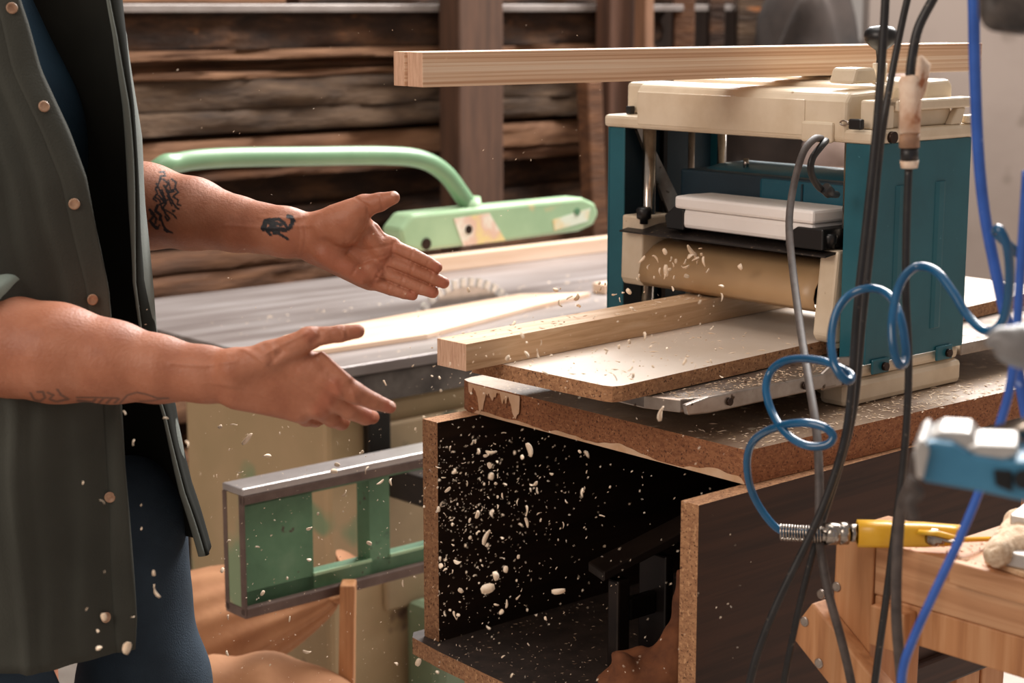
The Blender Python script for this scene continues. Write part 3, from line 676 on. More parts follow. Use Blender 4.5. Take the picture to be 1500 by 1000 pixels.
# top cover
cv = part(MB(PF).box(-.005, .219, -.004, .479, .0002, .018), 'top_frame', M_beige, 'cream top frame', bev=.005)
part(MB(PF).box(.07, .212, .06, .44, .0185, .050), 'cover_body', M_beige, bev=.008)
fb = part(MB(PF).prism([(-.006, .001), (-.006, .052), (.002, .064), (.06, .066), (.069, .058), (.069, .001)], 1, .038, .4135), 'cover_front', M_beige, 'cream front box of the cover', bev=.006, seg=3)
MB(PF).box(-.0075, -.0055, .105, .408, .007, .053).build('raised_field', M_beige, fb, bev=.002)
MB(PF).box(-.011, -.004, .056, .108, -.001, .026).build('cord_block', M_beige, fb, bev=.004)
part(MB(PF).prism([(.072, .019), (.072, .062), (.078, .071), (.118, .073), (.126, .066), (.126, .019)], 1, .028, .42), 'cover_ridge', M_beige, bev=.006, seg=3)
part(MB(PF).prism([(.132, .019), (.132, .068), (.138, .0765), (.185, .0775), (.194, .07), (.194, .019)], 1, .018, .43), 'cover_ridge', M_beige, bev=.006, seg=3)
part(MB(PF).box(.03, .10, .425, .468, .0185, .064), 'corner_block', M_beige, bev=.006)
part(MB(PF).box(.016, .026, .446, .455, .0185, .030), 'stop_peg', M_black, bev=.001)
# side tray on the right
part(MB(PF).prism([(.006, .0182), (.044, .0182), (.044, .054), (.05, .054), (.05, .0415), (.058, .0415), (.06, .055), (.006, .055)], 1, .0, .026), 'side_block', M_beige, bev=.003)
part(MB(PF).box(.0445, .207, -.004, .017, .040, .054), 'side_lip', M_beige, bev=.003)
part(MB(PF).prism([(.0445, .0182), (.19, .0182), (.178, .0398), (.0445, .0398)], 1, .010, .0175), 'side_recess', M_beige, bev=.002)
part(MB(PF).prism([(.165, .0182), (.19, .0182), (.198, .0398), (.180, .0398)], 1, -.001, .0095), 'side_strut', M_beige, bev=.002)
rg = [(.078 + .020 * math.cos(t), .004 - .0, .030 + .010 * math.sin(t)) for t in [math.pi * 2 * k / 20 for k in range(21)]]
part(MB(PF).cyl((.083, .003, .028), (.083, .0098, .028), .016, .014), 'boss', M_beige)
part(MB(PF).box(.197, .223, -.004, .01, .0185, .030), 'rear_lug', M_beige, bev=.004)
p = PF.inverted() @ onpl(1305, 201, PF @ Vector((0, -.004, 0)), E2)
part(MB(PF).cyl((p.x, -.010, p.z), (p.x, -.004, p.z), .0075), 'bolt', M_bolt)
# clip with metal ring
p = PF.inverted() @ onpl(1256, 182, PF @ Vector((-.008, 0, 0)), E1)
part(MB(PF).box(-.014, -.006, p.y - .010, p.y + .010, .0185, .032), 'clip', M_black, bev=.002)
part(MB(PF).tube([(-.012 + 0, p.y + .012 + .006 * (1 - math.cos(t)), .026 + .003 * math.sin(t)) for t in [math.pi * 2 * k / 14 for k in range(15)]], .0012, 6), 'clip_ring', M_chrome)
# latch, boss and crank
p = PF.inverted() @ onz(1350, 132, R0.z + .07)
part(MB(PF).prism([(.017, .070), (-.010, .070), (-.010, .058), (-.016, .058), (-.016, .078), (.017, .078)], 0, .05, .075), 'latch', M_beige, bev=.002)
part(MB(PF).prism([(.02, .0735), (.075, .0735), (.066, .094), (.028, .094)], 1, .050, .09), 'crank_boss', M_beige, bev=.004)
kb = PF.inverted() @ at(1289, 97, 2.42); kt = PF.inverted() @ at(1289, 57, 2.42)
ck = part(MB(PF).cyl((kb.x, kb.y, .0735), (kb.x, kb.y, kb.z + .004), .0095, seg=16), 'crank_collar', M_beige)
MB(PF).lathe((kb.x, kb.y, kb.z + .0045), (0, 0, 1), [(0, .0055), (.004, .0048), (.016, .0062), (.020, .012), (.026, .0195), (.033, .0225), (.041, .0215), (.047, .015), (.049, .0)], 28).build('crank_knob', M_black, ck, 'glossy black crank knob')
# power cord and short looped cord
def track(pts, default): return [at(p[0], p[1], p[2] if len(p) > 2 else default) for p in pts]
cordp = [(1203, 203, 2.285), (1192, 204, 2.26), (1176, 225, 2.24), (1162, 275, 2.22), (1156, 330, 2.18), (1162, 400, 2.12), (1174, 490, 2.02), (1186, 565, 1.93), (1196, 630, 1.87), (1200, 700, 1.83), (1201, 790, 1.80), (1213, 865, 1.78), (1232, 935, 1.77), (1247, 1000, 1.77), (1262, 1090, 1.77)]
part(MB().tube(track(cordp, 2), .0046, 12), 'power_cord', M_cordg, 'dusty grey power cord')
part(MB().tube(track([(1210, 206, 2.285), (1203, 214, 2.27), (1190, 232, 2.26), (1188, 252, 2.26), (1198, 272, 2.27), (1214, 283, 2.28), (1226, 285, 2.30)], 2), .0045, 12), 'looped_cord', M_cord)
part(MB().tube(track([(1208, 275, 2.27), (1216, 283, 2.275)], 2), .0075, 12, smooth=False), 'strain_relief', M_cord)

# ================================================================== BOARDS ON AND IN THE PLANER
o = solo(MB(PF).prism([(-.412, .062), (-.408, .050), (-.396, .0455), (.024, .0755), (.375, .107), (.64, .13), (.64, .36), (.20, .34), (-.417, .292)], 2, -.2815, -.2625), 'white_board', [M_lamtop, M_pb],
         'white laminated particleboard lying through the planer bed under the oak bar', 'board', base=(.1, .2, -.281))
for f in o.data.polygons: f.material_index = 0 if abs(f.normal.z) > .5 else 1
o = solo(MB(PF).prism([(-.480, .2285), (-.481, .2825), (.30, .345), (.30, .2915)], 2, -.2622, -.2285), 'oak_bar', [M_pine, M_endgrain], 'short square light oak bar being fed into the planer on the white board', 'bar', base=(-.1, .27, -.262), bev=.0008)
for f in o.data.polygons: f.material_index = 1 if abs(f.normal.x) > .8 else 0
zb_ = .0785
def hz(px, py, z): return PF.inverted() @ onz(px, py, R0.z + z)
a = hz(619, 128, zb_); b2_ = hz(1437, 104, zb_); dr = (b2_ - a); dr.z = 0; L_ = dr.length; dr.normalize(); nr = Vector((-dr.y, dr.x, 0))
BF = PF @ Matrix.Translation((a.x, a.y, zb_)) @ Matrix.Rotation(math.atan2(dr.y, dr.x), 4, 'Z')
o = solo(MB(BF).box(0, L_, 0, .0335, 0, .0405), 'pine_bar', [M_beam, M_endgrain], 'long pale pine bar on top of the planer, the one nearer the camera', 'bar', base=(L_ / 2, .017, 0), bev=.0008)
for f in o.data.polygons: f.material_index = 1 if abs(f.normal.x) > .8 else 0
o = solo(MB(BF).box(-.004, L_ - .02, .0342, .0585, .0003, .0405), 'pine_bar', [M_beam, M_endgrain], 'slimmer pale pine bar lying behind the front bar on top of the planer', 'bar', base=(L_ / 2, .045, 0), bev=.0008)
for f in o.data.polygons: f.material_index = 1 if abs(f.normal.x) > .8 else 0

# ================================================================== SAWHORSE, AIR GUN AND TOOLS ON THE RIGHT
hs = thing('sawhorse', 'pine workbench trestle on the right with screwed diagonal brace', 'trestle', PF, (-.33, -.42, ZF))
HZ = 1.0 - R0.z                                        # trestle top, planer frame
def hl(px, py, z=1.0): return PF.inverted() @ onz(px, py, z)
A_ = hl(1283, 792); B_ = hl(1500, 838)                 # near edge of the long top rail
def hp(mb, name, m=M_rail, label=None, bev=.002): return mb.build(name, m, hs, label, bev=bev)
xa = A_.x; w0 = A_.y; w1 = w0 - .75
hp(MB(PF).box(xa, xa + .085, w1, w0, HZ - .058, HZ), 'top_rail')
hp(MB(PF).box(xa - .012, xa - .0005, w1, w0 - .10, HZ - .02, HZ + .004), 'front_strip')
LX = hl(1236, 790)
fx = xa - .0; 
hp(MB(PF).prism([(w0 + .001, HZ - .0), (w0 + .052, HZ - .0), (w0 + .068, ZF), (w0 + .016, ZF)], 0, xa + .0, xa + .09), 'leg', M_stud)
hp(MB(PF).prism([(w1 + .06, HZ - .0585), (w1 + .11, HZ - .0585), (w1 + .05, ZF), (w1, ZF)], 0, xa + .02, xa + .08), 'leg', M_stud)
hp(MB(PF).box(xa - .022, xa - .0005, w0 - .055, w0 - .012, HZ - .105, HZ - .062), 'corner_block', M_stud)
hp(MB(PF).box(xa + .0005, xa + .03, w1 + .05, w0 - .001, HZ - .10, HZ - .0585), 'under_rail', M_stud)
P0 = PF.inverted() @ onpl(1172, 905, PF @ Vector((xa - .024, 0, 0)), E1); P1 = PF.inverted() @ onpl(1262, 1018, PF @ Vector((xa - .024, 0, 0)), E1)
dv = (P1 - P0).normalized(); nv = Vector((0, -dv.z, dv.y)); P2 = P0 + dv * .34
pts = [P0 - nv * .026, P2 - nv * .026, P2 + nv * .026, P0 + nv * .026]
brc = hp(MB(PF).prism([(p.y, p.z) for p in pts], 0, xa - .024, xa - .0005), 'diagonal_brace', M_stud)
for px, py, x in ((1179, 910, xa - .024), (1200, 971, xa - .024), (1203, 870, xa), (1226, 859, xa)):
    p = PF.inverted() @ onpl(px, py, PF @ Vector((x, 0, 0)), E1)
    k = MB(PF).lathe((x, p.y, p.z), (-1, 0, 0), [(-.001, .0055), (.0012, .0055), (.0018, .0045), (.0008, .0025)], 14).build('screw', M_steel, hs)
hp(MB(PF).box(xa + .30, xa + .36, w1, w0 + .02, HZ - .045, HZ), 'top_rail')
hp(MB(PF).prism([(w0 - .05, HZ - .0455), (w0 - .01, HZ - .0455), (w0 + .03, ZF), (w0 - .01, ZF)], 0, xa + .30, xa + .36), 'leg', M_stud)
hp(MB(PF).box(xa + .0855, xa + .2995, w0 - .10, w0 - .05, HZ - .045, HZ - .001), 'cross_rail')
hp(MB(PF).box(xa + .0855, xa + .2995, w0 - .32, w0 - .25, HZ - .022, HZ + .0), 'cross_rail')

# air gun with coupler
gun = thing('air_gun', 'yellow air blow gun lying on the trestle at the end of the coiled hose', 'air gun', Matrix.Identity(4), tuple(onz(1300, 800, 1.002)))
gz = 1.018
def gp_(px, py): return onz(px, py, gz)
def ln(mb, a, b, r, r2=None, seg=18): return mb.cyl(gp_(*a), gp_(*b), r, r2, seg)
g0, g1 = gp_(1143, 779), gp_(1205, 783)
ln(MB(), (1143, 779), (1207, 783), .0052).build('strain_tube', M_hose, gun)
spr = MB(); ax = (g1 - g0); u = ax.normalized().orthogonal(); v = ax.normalized().cross(u); n = 200
spr.tube([g0 + ax * (k / n) + (u * math.cos(k * 2 * math.pi * 15 / n) + v * math.sin(k * 2 * math.pi * 15 / n)) * .0058 for k in range(n + 1)], .0010, 6, smooth=False)
spr.build('strain_spring', M_chrome, gun, 'wire spring around the hose end')
cpl = MB(); c0 = gp_(1200, 782); c1 = gp_(1262, 780); axc = (c1 - c0); Lc = axc.length
cpl.lathe(c0, axc, [(0, .006), (.04 * Lc, .0085), (.12 * Lc, .0085), (.13 * Lc, .0115), (.42 * Lc, .0115), (.44 * Lc, .0105), (.47 * Lc, .0105), (.49 * Lc, .0118), (.66 * Lc, .0118), (.68 * Lc, .008), (.72 * Lc, .008)], 22)
cpl.build('coupler', M_chrome, gun, 'chrome quick coupler')
nt_ = MB(); nt_.lathe(c0 + axc * .725, axc, [(0, .0095), (.001, .0103), (.19 * Lc, .0103), (.2 * Lc, .007), (.28 * Lc, .007)], 6); o = nt_.build('hex_nut', M_chrome, gun)
gx = (gp_(1375, 783) - gp_(1262, 781)).normalized(); GF = Matrix.Translation(gp_(1256, 781)) @ gx.to_track_quat('X', 'Z').to_matrix().to_4x4()
y = MB(GF)
outer = [(-.012, -.008), (-.008, -.0125), (.008, -.0125), (.012, -.008), (.012, .008), (.008, .0125), (-.008, .0125), (-.012, .008)]
inner = [(p[0] * .8, p[1] * .8) for p in outer]
rws = [[(0, p[0], p[1]) for p in inner], [(0, p[0], p[1]) for p in outer], [(.030, p[0], p[1]) for p in outer], [(.034, p[0] * .9, p[1] * .95) for p in outer], [(.068, p[0] * .9, p[1] * .92) for p in outer], [(.092, p[0] * .8, p[1] * .8 ) for p in outer], [(.105, p[0] * .75, p[1] * .75) for p in outer]]
y.grid(rws, closed=True); y.grid([[(0, p[0], p[1]) for p in inner], [(.012, p[0] * .95, p[1] * .95) for p in inner]], closed=True)
al = y.bm.verts[:]; y.bm.faces.new(al[48:56]); y.bm.faces.new(al[-8:])
y.build('handle_body', M_yellow, gun, 'yellow hollow handle')
ya = onz(1395, 789, 1.012)
lv = MB(); pA = [onz(1345, 779, 1.024), onz(1375, 781, 1.026), onz(1410, 790, 1.016), onz(1450, 789, 1.008)]
lv.grid([[p + Vector((0, 0, 0)) for p in [a_ + b_ for b_ in (Vector((-.004, -.008, 0)), Vector((.0, -.003, .003)), Vector((.004, .006, 0)), Vector((.002, .002, -.003)))]] for a_ in pA], closed=True)
lv.build('trigger_lever', M_yellow, gun, solid=.001)
dd = (gp_(1385, 790) - gp_(1368, 786))
MB().lathe(gp_(1362, 785), dd, [(0, .009), (.004, .0095), (.010, .0085), (.011, .006), (.016, .0055), (.017, .0025), (.026, .0022), (.032, .001)], 16).build('nozzle', M_chrome, gun)
wire = MB(); wire.tube([onz(1385, 792, 1.016), onz(1394, 781, 1.022), onz(1407, 779, 1.022), onz(1400, 792, 1.01), onz(1386, 797, 1.008)], .0011, 6); wire.build('wire_clip', M_alu, gun)

# dusty block tool on the bench
blk = thing('dusty_jig', 'grey metal jig heaped with sawdust at the far right of the trestle', 'jig', PF, tuple(hl(1500, 800)))
def bp(px, py, z): p = hl(px, py, z); return (p.x, p.y)
MB(PF).prism([bp(1442, 826, 1.004), bp(1450, 806, 1.004), bp(1540, 812, 1.004), bp(1560, 870, 1.004)], 2, HZ + .0045, HZ + .010).build('base_plate', M_pine, blk, bev=.001)
MB(PF).prism([bp(1445, 820, 1.012), bp(1470, 795, 1.012), bp(1580, 815, 1.012), bp(1580, 850, 1.012)], 2, HZ + .0101, HZ + .026).build('metal_base', M_alu, blk, bev=.002)
MB(PF).prism([bp(1478, 780, 1.03), bp(1500, 762, 1.03), bp(1560, 775, 1.03), bp(1560, 795, 1.03)], 2, HZ + .0261, HZ + .05).build('metal_fence', M_alu, blk, bev=.002)
c_ = onz(1500, 790, 1.03); f = Field(np.array(c_) - .12, np.array(c_) + .12, .004)
for px, py, r in ((1465, 806, .012), (1480, 796, .016), (1492, 784, .018), (1505, 800, .014), (1490, 765, .014), (1510, 780, .02), (1455, 812, .008)): f.cap(onz(px, py, 1.024), onz(px + 6, py, 1.02), r, r, k=.02)
V, Q = f.mesh(1)
for i in range(len(V)): V[i] += noise.noise_vector(Vector(V[i]) * 90) * .003
mesh_from('sawdust_heap', [(V, Q)], M_sand, blk)

# blurred blue tool, close to the camera
bt = thing('blue_clamping_tool', 'light blue metal tool with chrome rod in the near right foreground', 'tool', ID, tuple(at(1460, 690, 1.2)))
def tp_(px, py, Y=1.2): return at(px, py, Y)
def pris(pts, Y0, Y1, name, m, label=None, bev=.003, par=bt):
    mb = MB(); n = len(pts); a = [at(p[0], p[1], Y0) for p in pts]; off = Vector((0, Y1 - Y0, 0)) + Vector(((Y1 - Y0) * .3, 0, 0))
    mb.poly(a + [p + off for p in a], [tuple(range(n)), tuple(range(2 * n - 1, n - 1, -1))] + [(i, i + n, (i + 1) % n + n, (i + 1) % n) for i in range(n)])
    return mb.build(name, m, par, label, bev=bev)
pris([(1348, 660), (1362, 646), (1395, 650), (1425, 668), (1470, 676), (1530, 676), (1620, 690), (1620, 760), (1530, 742), (1440, 722), (1350, 706)], 1.18, 1.24, 'tool_body', M_tblue)
pris([(1338, 652), (1352, 642), (1362, 660), (1352, 704), (1342, 700)], 1.175, 1.24, 'end_cap', M_alu)
pris([(1358, 640), (1378, 630), (1420, 632), (1432, 648), (1416, 668), (1396, 662), (1370, 650)], 1.19, 1.23, 'latch', M_alu, 'silver latch')
pris([(1412, 656), (1432, 650), (1490, 652), (1492, 670), (1470, 677), (1430, 672)], 1.185, 1.23, 'latch', M_alu, 'silver latch')
pris([(1455, 688), (1483, 690), (1483, 722), (1458, 712)], 1.176, 1.1795, 'socket', M_black)
MB().cyl(at(1500, 702, 1.1799), at(1500, 702, 1.174), .0065).build('screw_hole', M_black, bt)
MB().cyl(at(1430, 648, 1.25), at(1640, 585, 1.22), .0075).build('chrome_rod', M_chrome, bt, 'chrome rod')
MB().tube([at(1340, 700, 1.19), at(1334, 712, 1.19), at(1345, 722, 1.19), at(1332, 735, 1.19), at(1338, 760, 1.19)], .004, 10).build('rubber_tail', M_cordg, bt)
gt = solo(MB().tube([at(1444, 503, 1.2), at(1462, 498, 1.2), at(1485, 505, 1.2), at(1540, 512, 1.2), at(1620, 515, 1.2)], [.002, .009, .0145, .017, .018], 18), 'tool_nose', M_greytool,
          'grey pointed tool nose poking in at the right edge above the blue tool', 'tool', base=tuple(at(1540, 512, 1.2)))
c_ = at(1475, 5, 1.25); f = Field(np.array(c_) - .09, np.array(c_) + .09, .003)
f.cap(at(1445, -60, 1.25), at(1462, 15, 1.25), .012, .010, k=.01); f.cap(at(1500, -60, 1.25), at(1500, 18, 1.25), .016, .012, k=.01); f.cap(at(1462, 22, 1.25), at(1500, 26, 1.25), .010, .010, k=.012)
V, Q = f.mesh(2); o = mesh_from('hanging_tool_handle', [(V, Q)], mat('black_dusty_plastic', [(.4, '#221f1f'), (.62, '#5a524d')], 30, rough=.35)); tag(o, 'black blurred tool handle hanging in the top right corner', 'tool')

# ================================================================== HANGING HOSES AND CORDS
def cable(pts, Y, r, name, m, label, cat, group=None, seg=14):
    P = track(pts, Y); c = P[len(P) // 2]
    mb = MB(); mb.tube(P, r, seg); return solo(mb, name, m, label, cat, group, base=tuple(c), smooth=True)
cable([(1299, -60), (1297, 0), (1291, 100), (1283, 200), (1269, 330), (1256, 450), (1248, 560), (1238, 640), (1214, 720), (1184, 790), (1140, 880), (1112, 950), (1098, 1000), (1082, 1070)], 1.78, .0042, 'electric_cable', M_cord, 'thick black cord hanging in front of the crank knob, swinging furthest left at the bottom', 'cord')
cable([(1347, -60), (1329, 0, 1.81), (1309, 95, 1.81), (1296, 170, 1.80), (1287, 240), (1277, 350), (1264, 470), (1251, 600), (1228, 690), (1204, 765), (1184, 835), (1164, 920), (1148, 1000), (1136, 1070)], 1.81, .0036, 'electric_cable', M_cord, 'thinner black cord just right of the thick one that crosses the crank knob', 'cord')
cable([(1400, -60), (1366, 0), (1345, 42), (1336, 85), (1333, 112)], 1.75, .0046, 'electric_cable', M_cord, 'short black cord entering the taped plug from above', 'cord')
cable([(1331, 248), (1328, 330), (1327, 430), (1331, 520), (1329, 600), (1322, 690), (1309, 790), (1299, 870), (1288, 950), (1280, 1010), (1272, 1070)], 1.75, .0038, 'electric_cable', M_cord, 'straight black cord hanging down from the taped plug over the teal side panel', 'cord')
cable([(1342, 668, 1.55), (1334, 705, 1.6), (1320, 745, 1.65), (1314, 820, 1.65), (1313, 900, 1.65), (1318, 970, 1.65), (1326, 1060, 1.65)], 1.65, .0052, 'electric_cable', M_cordg, 'dusty grey cord hanging below the blue tool beside the trestle', 'cord')
cable([(1423, -60), (1426, 0), (1428, 100), (1433, 220), (1442, 310), (1456, 385), (1470, 450), (1484, 510), (1498, 580), (1512, 660)], 1.62, .0052, 'air_hose', M_hoseb, 'blue straight hose running down past the right end of the pine bars', 'hose')
cable([(1504, 250), (1499, 330), (1494, 410), (1488, 500), (1479, 570), (1462, 630), (1436, 715), (1405, 790), (1370, 865), (1338, 935), (1322, 985), (1318, 1060)], 1.5, .0040, 'air_hose', M_hoseb, 'blue straight hose crossing behind the blue tool down to the bottom edge', 'hose')
D = 1.80
coil = [(1148, 779, 1.845), (1132, 768, 1.85), (1110, 738, 1.86), (1097, 705, 1.86), (1095, 668, 1.85), (1107, 642, 1.83), (1138, 625, 1.79), (1175, 619, 1.76), (1206, 625, 1.745), (1220, 638, 1.74), (1212, 651, 1.74), (1184, 653, 1.75), (1155, 638, 1.77), (1133, 608, 1.80), (1122, 572, 1.82), (1128, 546, 1.83), (1146, 530, 1.82), (1175, 525, 1.79), (1210, 530, 1.75), (1234, 541, 1.72), (1247, 550, 1.71), (1243, 558, 1.70), (1230, 548, 1.70), (1220, 525, 1.71), (1218, 490, 1.73), (1226, 456, 1.75), (1245, 432, 1.76), (1275, 422, 1.75), (1302, 432, 1.72), (1318, 462, 1.69), (1326, 505, 1.67), (1326, 528, 1.66), (1317, 534, 1.65), (1309, 510, 1.65), (1307, 470, 1.66), (1314, 428, 1.68), (1327, 402, 1.69), (1347, 390, 1.69), (1372, 398, 1.67), (1396, 428, 1.65), (1418, 463, 1.63), (1442, 484, 1.61), (1463, 478, 1.59), (1475, 450, 1.58), (1479, 400, 1.57), (1475, 360, 1.56), (1464, 336, 1.56), (1459, 340, 1.57), (1470, 352, 1.57), (1495, 375, 1.58), (1530, 410, 1.6)]
P = [at(*p) for p in coil]
solo(MB().tube(P, .0042, 16, sub=5), 'coiled_hose', M_hose, 'glossy blue coiled air hose looping in front of the planer', 'hose', base=tuple(at(1218, 490, 1.73)), smooth=True)
# taped plug
tape = thing('taped_plug', 'plug connection wrapped in frayed pale tape hanging before the planer', 'plug', ID, tuple(at(1332, 246, 1.75)))
mb = MB(); mb.tube([at(1333, 110, 1.75), at(1333, 118, 1.75), at(1333, 150, 1.75), at(1332, 195, 1.75)], [.008, .0100, .0102, .0108], 20, smooth=False)
for v in mb.bm.verts: v.co += noise.noise_vector(v.co * 120) * .0022
mb.build('tape_wrap', M_tape, tape, smooth=True)
mb = MB(); c = at(1346, 100, 1.745)
for k in range(4):
    a = at(1343 + k * 2, 150 - k * 4, 1.748 + k * .001); b_ = at(1350 + k * 3, 84 + k * 3, 1.745 + k * .002); s_ = Vector((.004, .001, 0)); 
    mb.grid([[a - s_, a, a + s_], [(a + b_) / 2 - s_ * 1.2, (a + b_) / 2 + Vector((0, -.002, 0)), (a + b_) / 2 + s_], [b_ - s_, b_ + Vector((0, 0, .002)), b_ + s_ * .8]])
    mb.build('tape_tail', M_tape, tape, solid=.0008); mb = MB()
MB().cyl(at(1332, 194, 1.75), at(1332, 216, 1.75), .0098, .0098).build('plug_body', mat('dirty_tape', [(.3, '#8d6a52'), (.6, '#b08a6c')], 50, rough=.6), tape)
MB().cyl(at(1332, 215, 1.75), at(1332, 236, 1.75), .0085, .0085).build('plug_collar', M_cord, tape)
MB().cyl(at(1332, 235, 1.75), at(1332, 246, 1.75), .0090, .0078).build('tape_end', M_tape, tape)

# ================================================================== THE WORKER
def pr(r, Y): return r * Y / 2700.0
class Arm:
    def __init__(s, lo, hi, res): s.f = Field(lo, hi, res)
    def c(s, a, b, ra, rb, k=5, flat=None, fs=1., sub=False):
        """a, b = (px, py, depth); radii and blend in px at that depth"""
        Y = a[2]; s.f.cap(at(*a), at(*b), pr(ra, Y), pr(rb, b[2]), pr(k, Y), flat, fs, sub)
def bounds(pts, pad):
    P = np.array([at(*p) for p in pts]); return P.min(0) - pad, P.max(0) + pad
VY = (0, 1, 0)
# ---- far (right) arm: palm towards the camera, thumb up
lo, hi = bounds([(120, 240, 2.40), (120, 360, 2.20), (670, 470, 2.14), (600, 270, 2.26)], .035)
R_ = Arm(lo, hi, .00165)
Yw = 2.20
def fa(*a, **k): R_.c(*a, **k)
fa((95, 284, 2.37), (150, 293, 2.345), 64, 65, 10); fa((150, 293, 2.345), (212, 302, 2.31), 65, 63, 10); fa((212, 302, 2.31), (282, 313, 2.275), 62, 53, 16); fa((282, 313, 2.275), (346, 328, 2.24), 53, 41, 12)
fa((346, 328, 2.24), (418, 340, 2.205), 41, 37, 10, flat=VY, fs=1.12); fa((418, 340, 2.205), (462, 347, Yw), 36, 34, 12, flat=VY, fs=1.35)
# palm slab: metacarpals
mc = [((470, 333, 2.205), (573, 361, 2.195), 24, 15.5), ((472, 346, 2.205), (567, 380, 2.198), 24, 16), ((468, 358, 2.205), (556, 397, 2.2), 24, 16), ((462, 366, 2.205), (542, 411, 2.2), 22, 15)]
for a, b, ra, rb in mc: fa(a, b, ra, rb, 10, flat=VY, fs=1.3)
fa((478, 330, 2.19), (518, 318, 2.18), 25, 22, 12); fa((505, 338, 2.183), (512, 326, 2.178), 24, 22, 12)        # thenar
fa((478, 372, 2.19), (530, 404, 2.19), 19, 15, 12)                                                                 # hypothenar
fa((545, 350, 2.188), (560, 370, 2.188), 12, 12, 10); fa((545, 392, 2.19), (552, 402, 2.19), 11, 11, 10)
# thumb
fa((496, 322, 2.185), (533, 302, 2.175), 23, 17.5, 12); fa((533, 302, 2.175), (556, 296, 2.168), 17, 14, 5); fa((556, 296, 2.168), (576, 289.5, 2.16), 14, 10.2, 3.5)
fa((520, 325, 2.19), (545, 335, 2.195), 13, 10, 16)                                                                # web
# fingers: base, PIP, DIP, tip with radii
for P in ([(573, 361, 2.195, 12), (605, 373.5, 2.188, 10.8), (627, 384, 2.184, 9.6), (640, 391.5, 2.182, 8.6)],
          [(566, 380, 2.198, 12), (606, 395, 2.19, 10.6), (634, 407, 2.186, 10.3), (650, 414, 2.184, 9.0)],
          [(556, 397, 2.2, 12), (592, 411, 2.192, 11), (618, 422, 2.188, 10.3), (634, 428, 2.186, 9.2)],
          [(543, 412, 2.2, 11.5), (572, 422.5, 2.193, 10.3), (592, 429, 2.190, 9.2), (605, 433, 2.188, 7.4)]):
    for i in range(3):
        a, b = P[i], P[i + 1]; fa(a[:3], b[:3], a[3], b[3], 1.6 if i else 3.5, flat=VY, fs=.96)
def crease(A, pts, Y, r=1.6, k=2.5):
    for p, q in zip(pts, pts[1:]): A.c((p[0], p[1], Y), (q[0], q[1], Y), r, r, k, sub=True)
V1, Q1 = R_.f.mesh(2)
# ---- near (left) arm: back of the hand towards the camera
lo, hi = bounds([(-70, 400, 1.95), (-70, 600, 1.85), (600, 650, 1.80), (560, 450, 1.95)], .03)
L_ = Arm(lo, hi, .0016)
def fb_(*a, **k): L_.c(*a, **k)
fb_((-110, 425, 1.96), (-40, 492, 1.94), 62, 66, 12); fb_((-40, 492, 1.94), (10, 507, 1.93), 68, 76, 10); fb_((10, 507, 1.93), (83, 517, 1.918), 76, 74, 14); fb_((83, 517, 1.918), (165, 530, 1.91), 74, 62, 16); fb_((165, 530, 1.91), (231, 540, 1.90), 61, 50, 14)
fb_((231, 540, 1.90), (300, 548, 1.885), 50, 42, 16, flat=VY, fs=1.12); fb_((300, 548, 1.885), (352, 553, 1.875), 42, 41, 14, flat=VY, fs=1.35)
fb_((345, 540, 1.865), (395, 523, 1.86), 30, 22, 16); fb_((395, 522, 1.86), (452, 497, 1.85), 23, 17.5, 12)         # thumb metacarpal
fb_((356, 545, 1.875), (462, 540, 1.862), 34, 23, 14, flat=VY, fs=1.15); fb_((356, 556, 1.875), (480, 566, 1.865), 32, 24, 12, flat=VY, fs=1.2)
fb_((352, 566, 1.875), (468, 590, 1.87), 30, 23, 12, flat=VY, fs=1.2); fb_((348, 574, 1.875), (440, 600, 1.875), 26, 20, 12, flat=VY, fs=1.2)
fb_((425, 520, 1.87), (478, 548, 1.868), 18, 17, 18)                                                                   # web muscle
fb_((448, 494, 1.847), (456, 492, 1.847), 14, 13, 6)                                                                   # knuckle of the thumb
fb_((454, 494, 1.85), (497, 489, 1.85), 15.5, 12.5, 6); fb_((497, 489, 1.85), (524, 485, 1.852), 13, 11, 4)
for P in ([(480, 553, 1.862, 23), (519, 575, 1.855, 17), (548, 588, 1.862, 13), (571, 596, 1.868, 10)],
          [(478, 574, 1.868, 21), (512, 600, 1.875, 15.5), (535, 610, 1.885, 13), (546, 611, 1.905, 10.5)],
          [(462, 592, 1.872, 20), (487, 612, 1.885, 14.5), (500, 618, 1.905, 12.5), (505, 612, 1.925, 10)],
          [(436, 600, 1.876, 18), (448, 612, 1.89, 13), (462, 615, 1.91, 11), (474, 612, 1.925, 9)]):
    for i in range(3):
        a, b = P[i], P[i + 1]; fb_(a[:3], b[:3], a[3], b[3], 3 if i else 6)
fb_((472, 520, 1.855), (508, 556, 1.85), 6, 8, 9)                                                                     # index metacarpal ridge
V2, Q2 = L_.f.mesh(2)
# ---- fine relief of both hands, pushed along depth on the finished surface
def relief(V, strokes, cen, rng):
    """strokes: (polyline px, width px, depth m); works on the side that faces +-y of the limb, in metres on the surface"""
    fac = np.zeros(len(V))
    a = (V - np.array(CO)); d = a[:, 1] * CPIT - a[:, 2] * SPIT; X = 750 + F * a[:, 0] / d; Y = 500 - F * (a[:, 1] * SPIT + a[:, 2] * CPIT) / d
    for pts, w, amp in strokes:
        best = np.full(len(V), 1e9)
        for p, q in zip(pts, pts[1:]):
            p = np.array(p, float); q = np.array(q, float); ba = q - p
            h = np.clip(((X - p[0]) * ba[0] + (Y - p[1]) * ba[1]) / max(ba @ ba, 1e-9), 0, 1)
            best = np.minimum(best, np.hypot(X - p[0] - h * ba[0], Y - p[1] - h * ba[1]))
        fac += amp * np.exp(-(best / w) ** 2) * ((V[:, 1] < cen) if cen else 1)
    V[:, 1] += fac
    return V
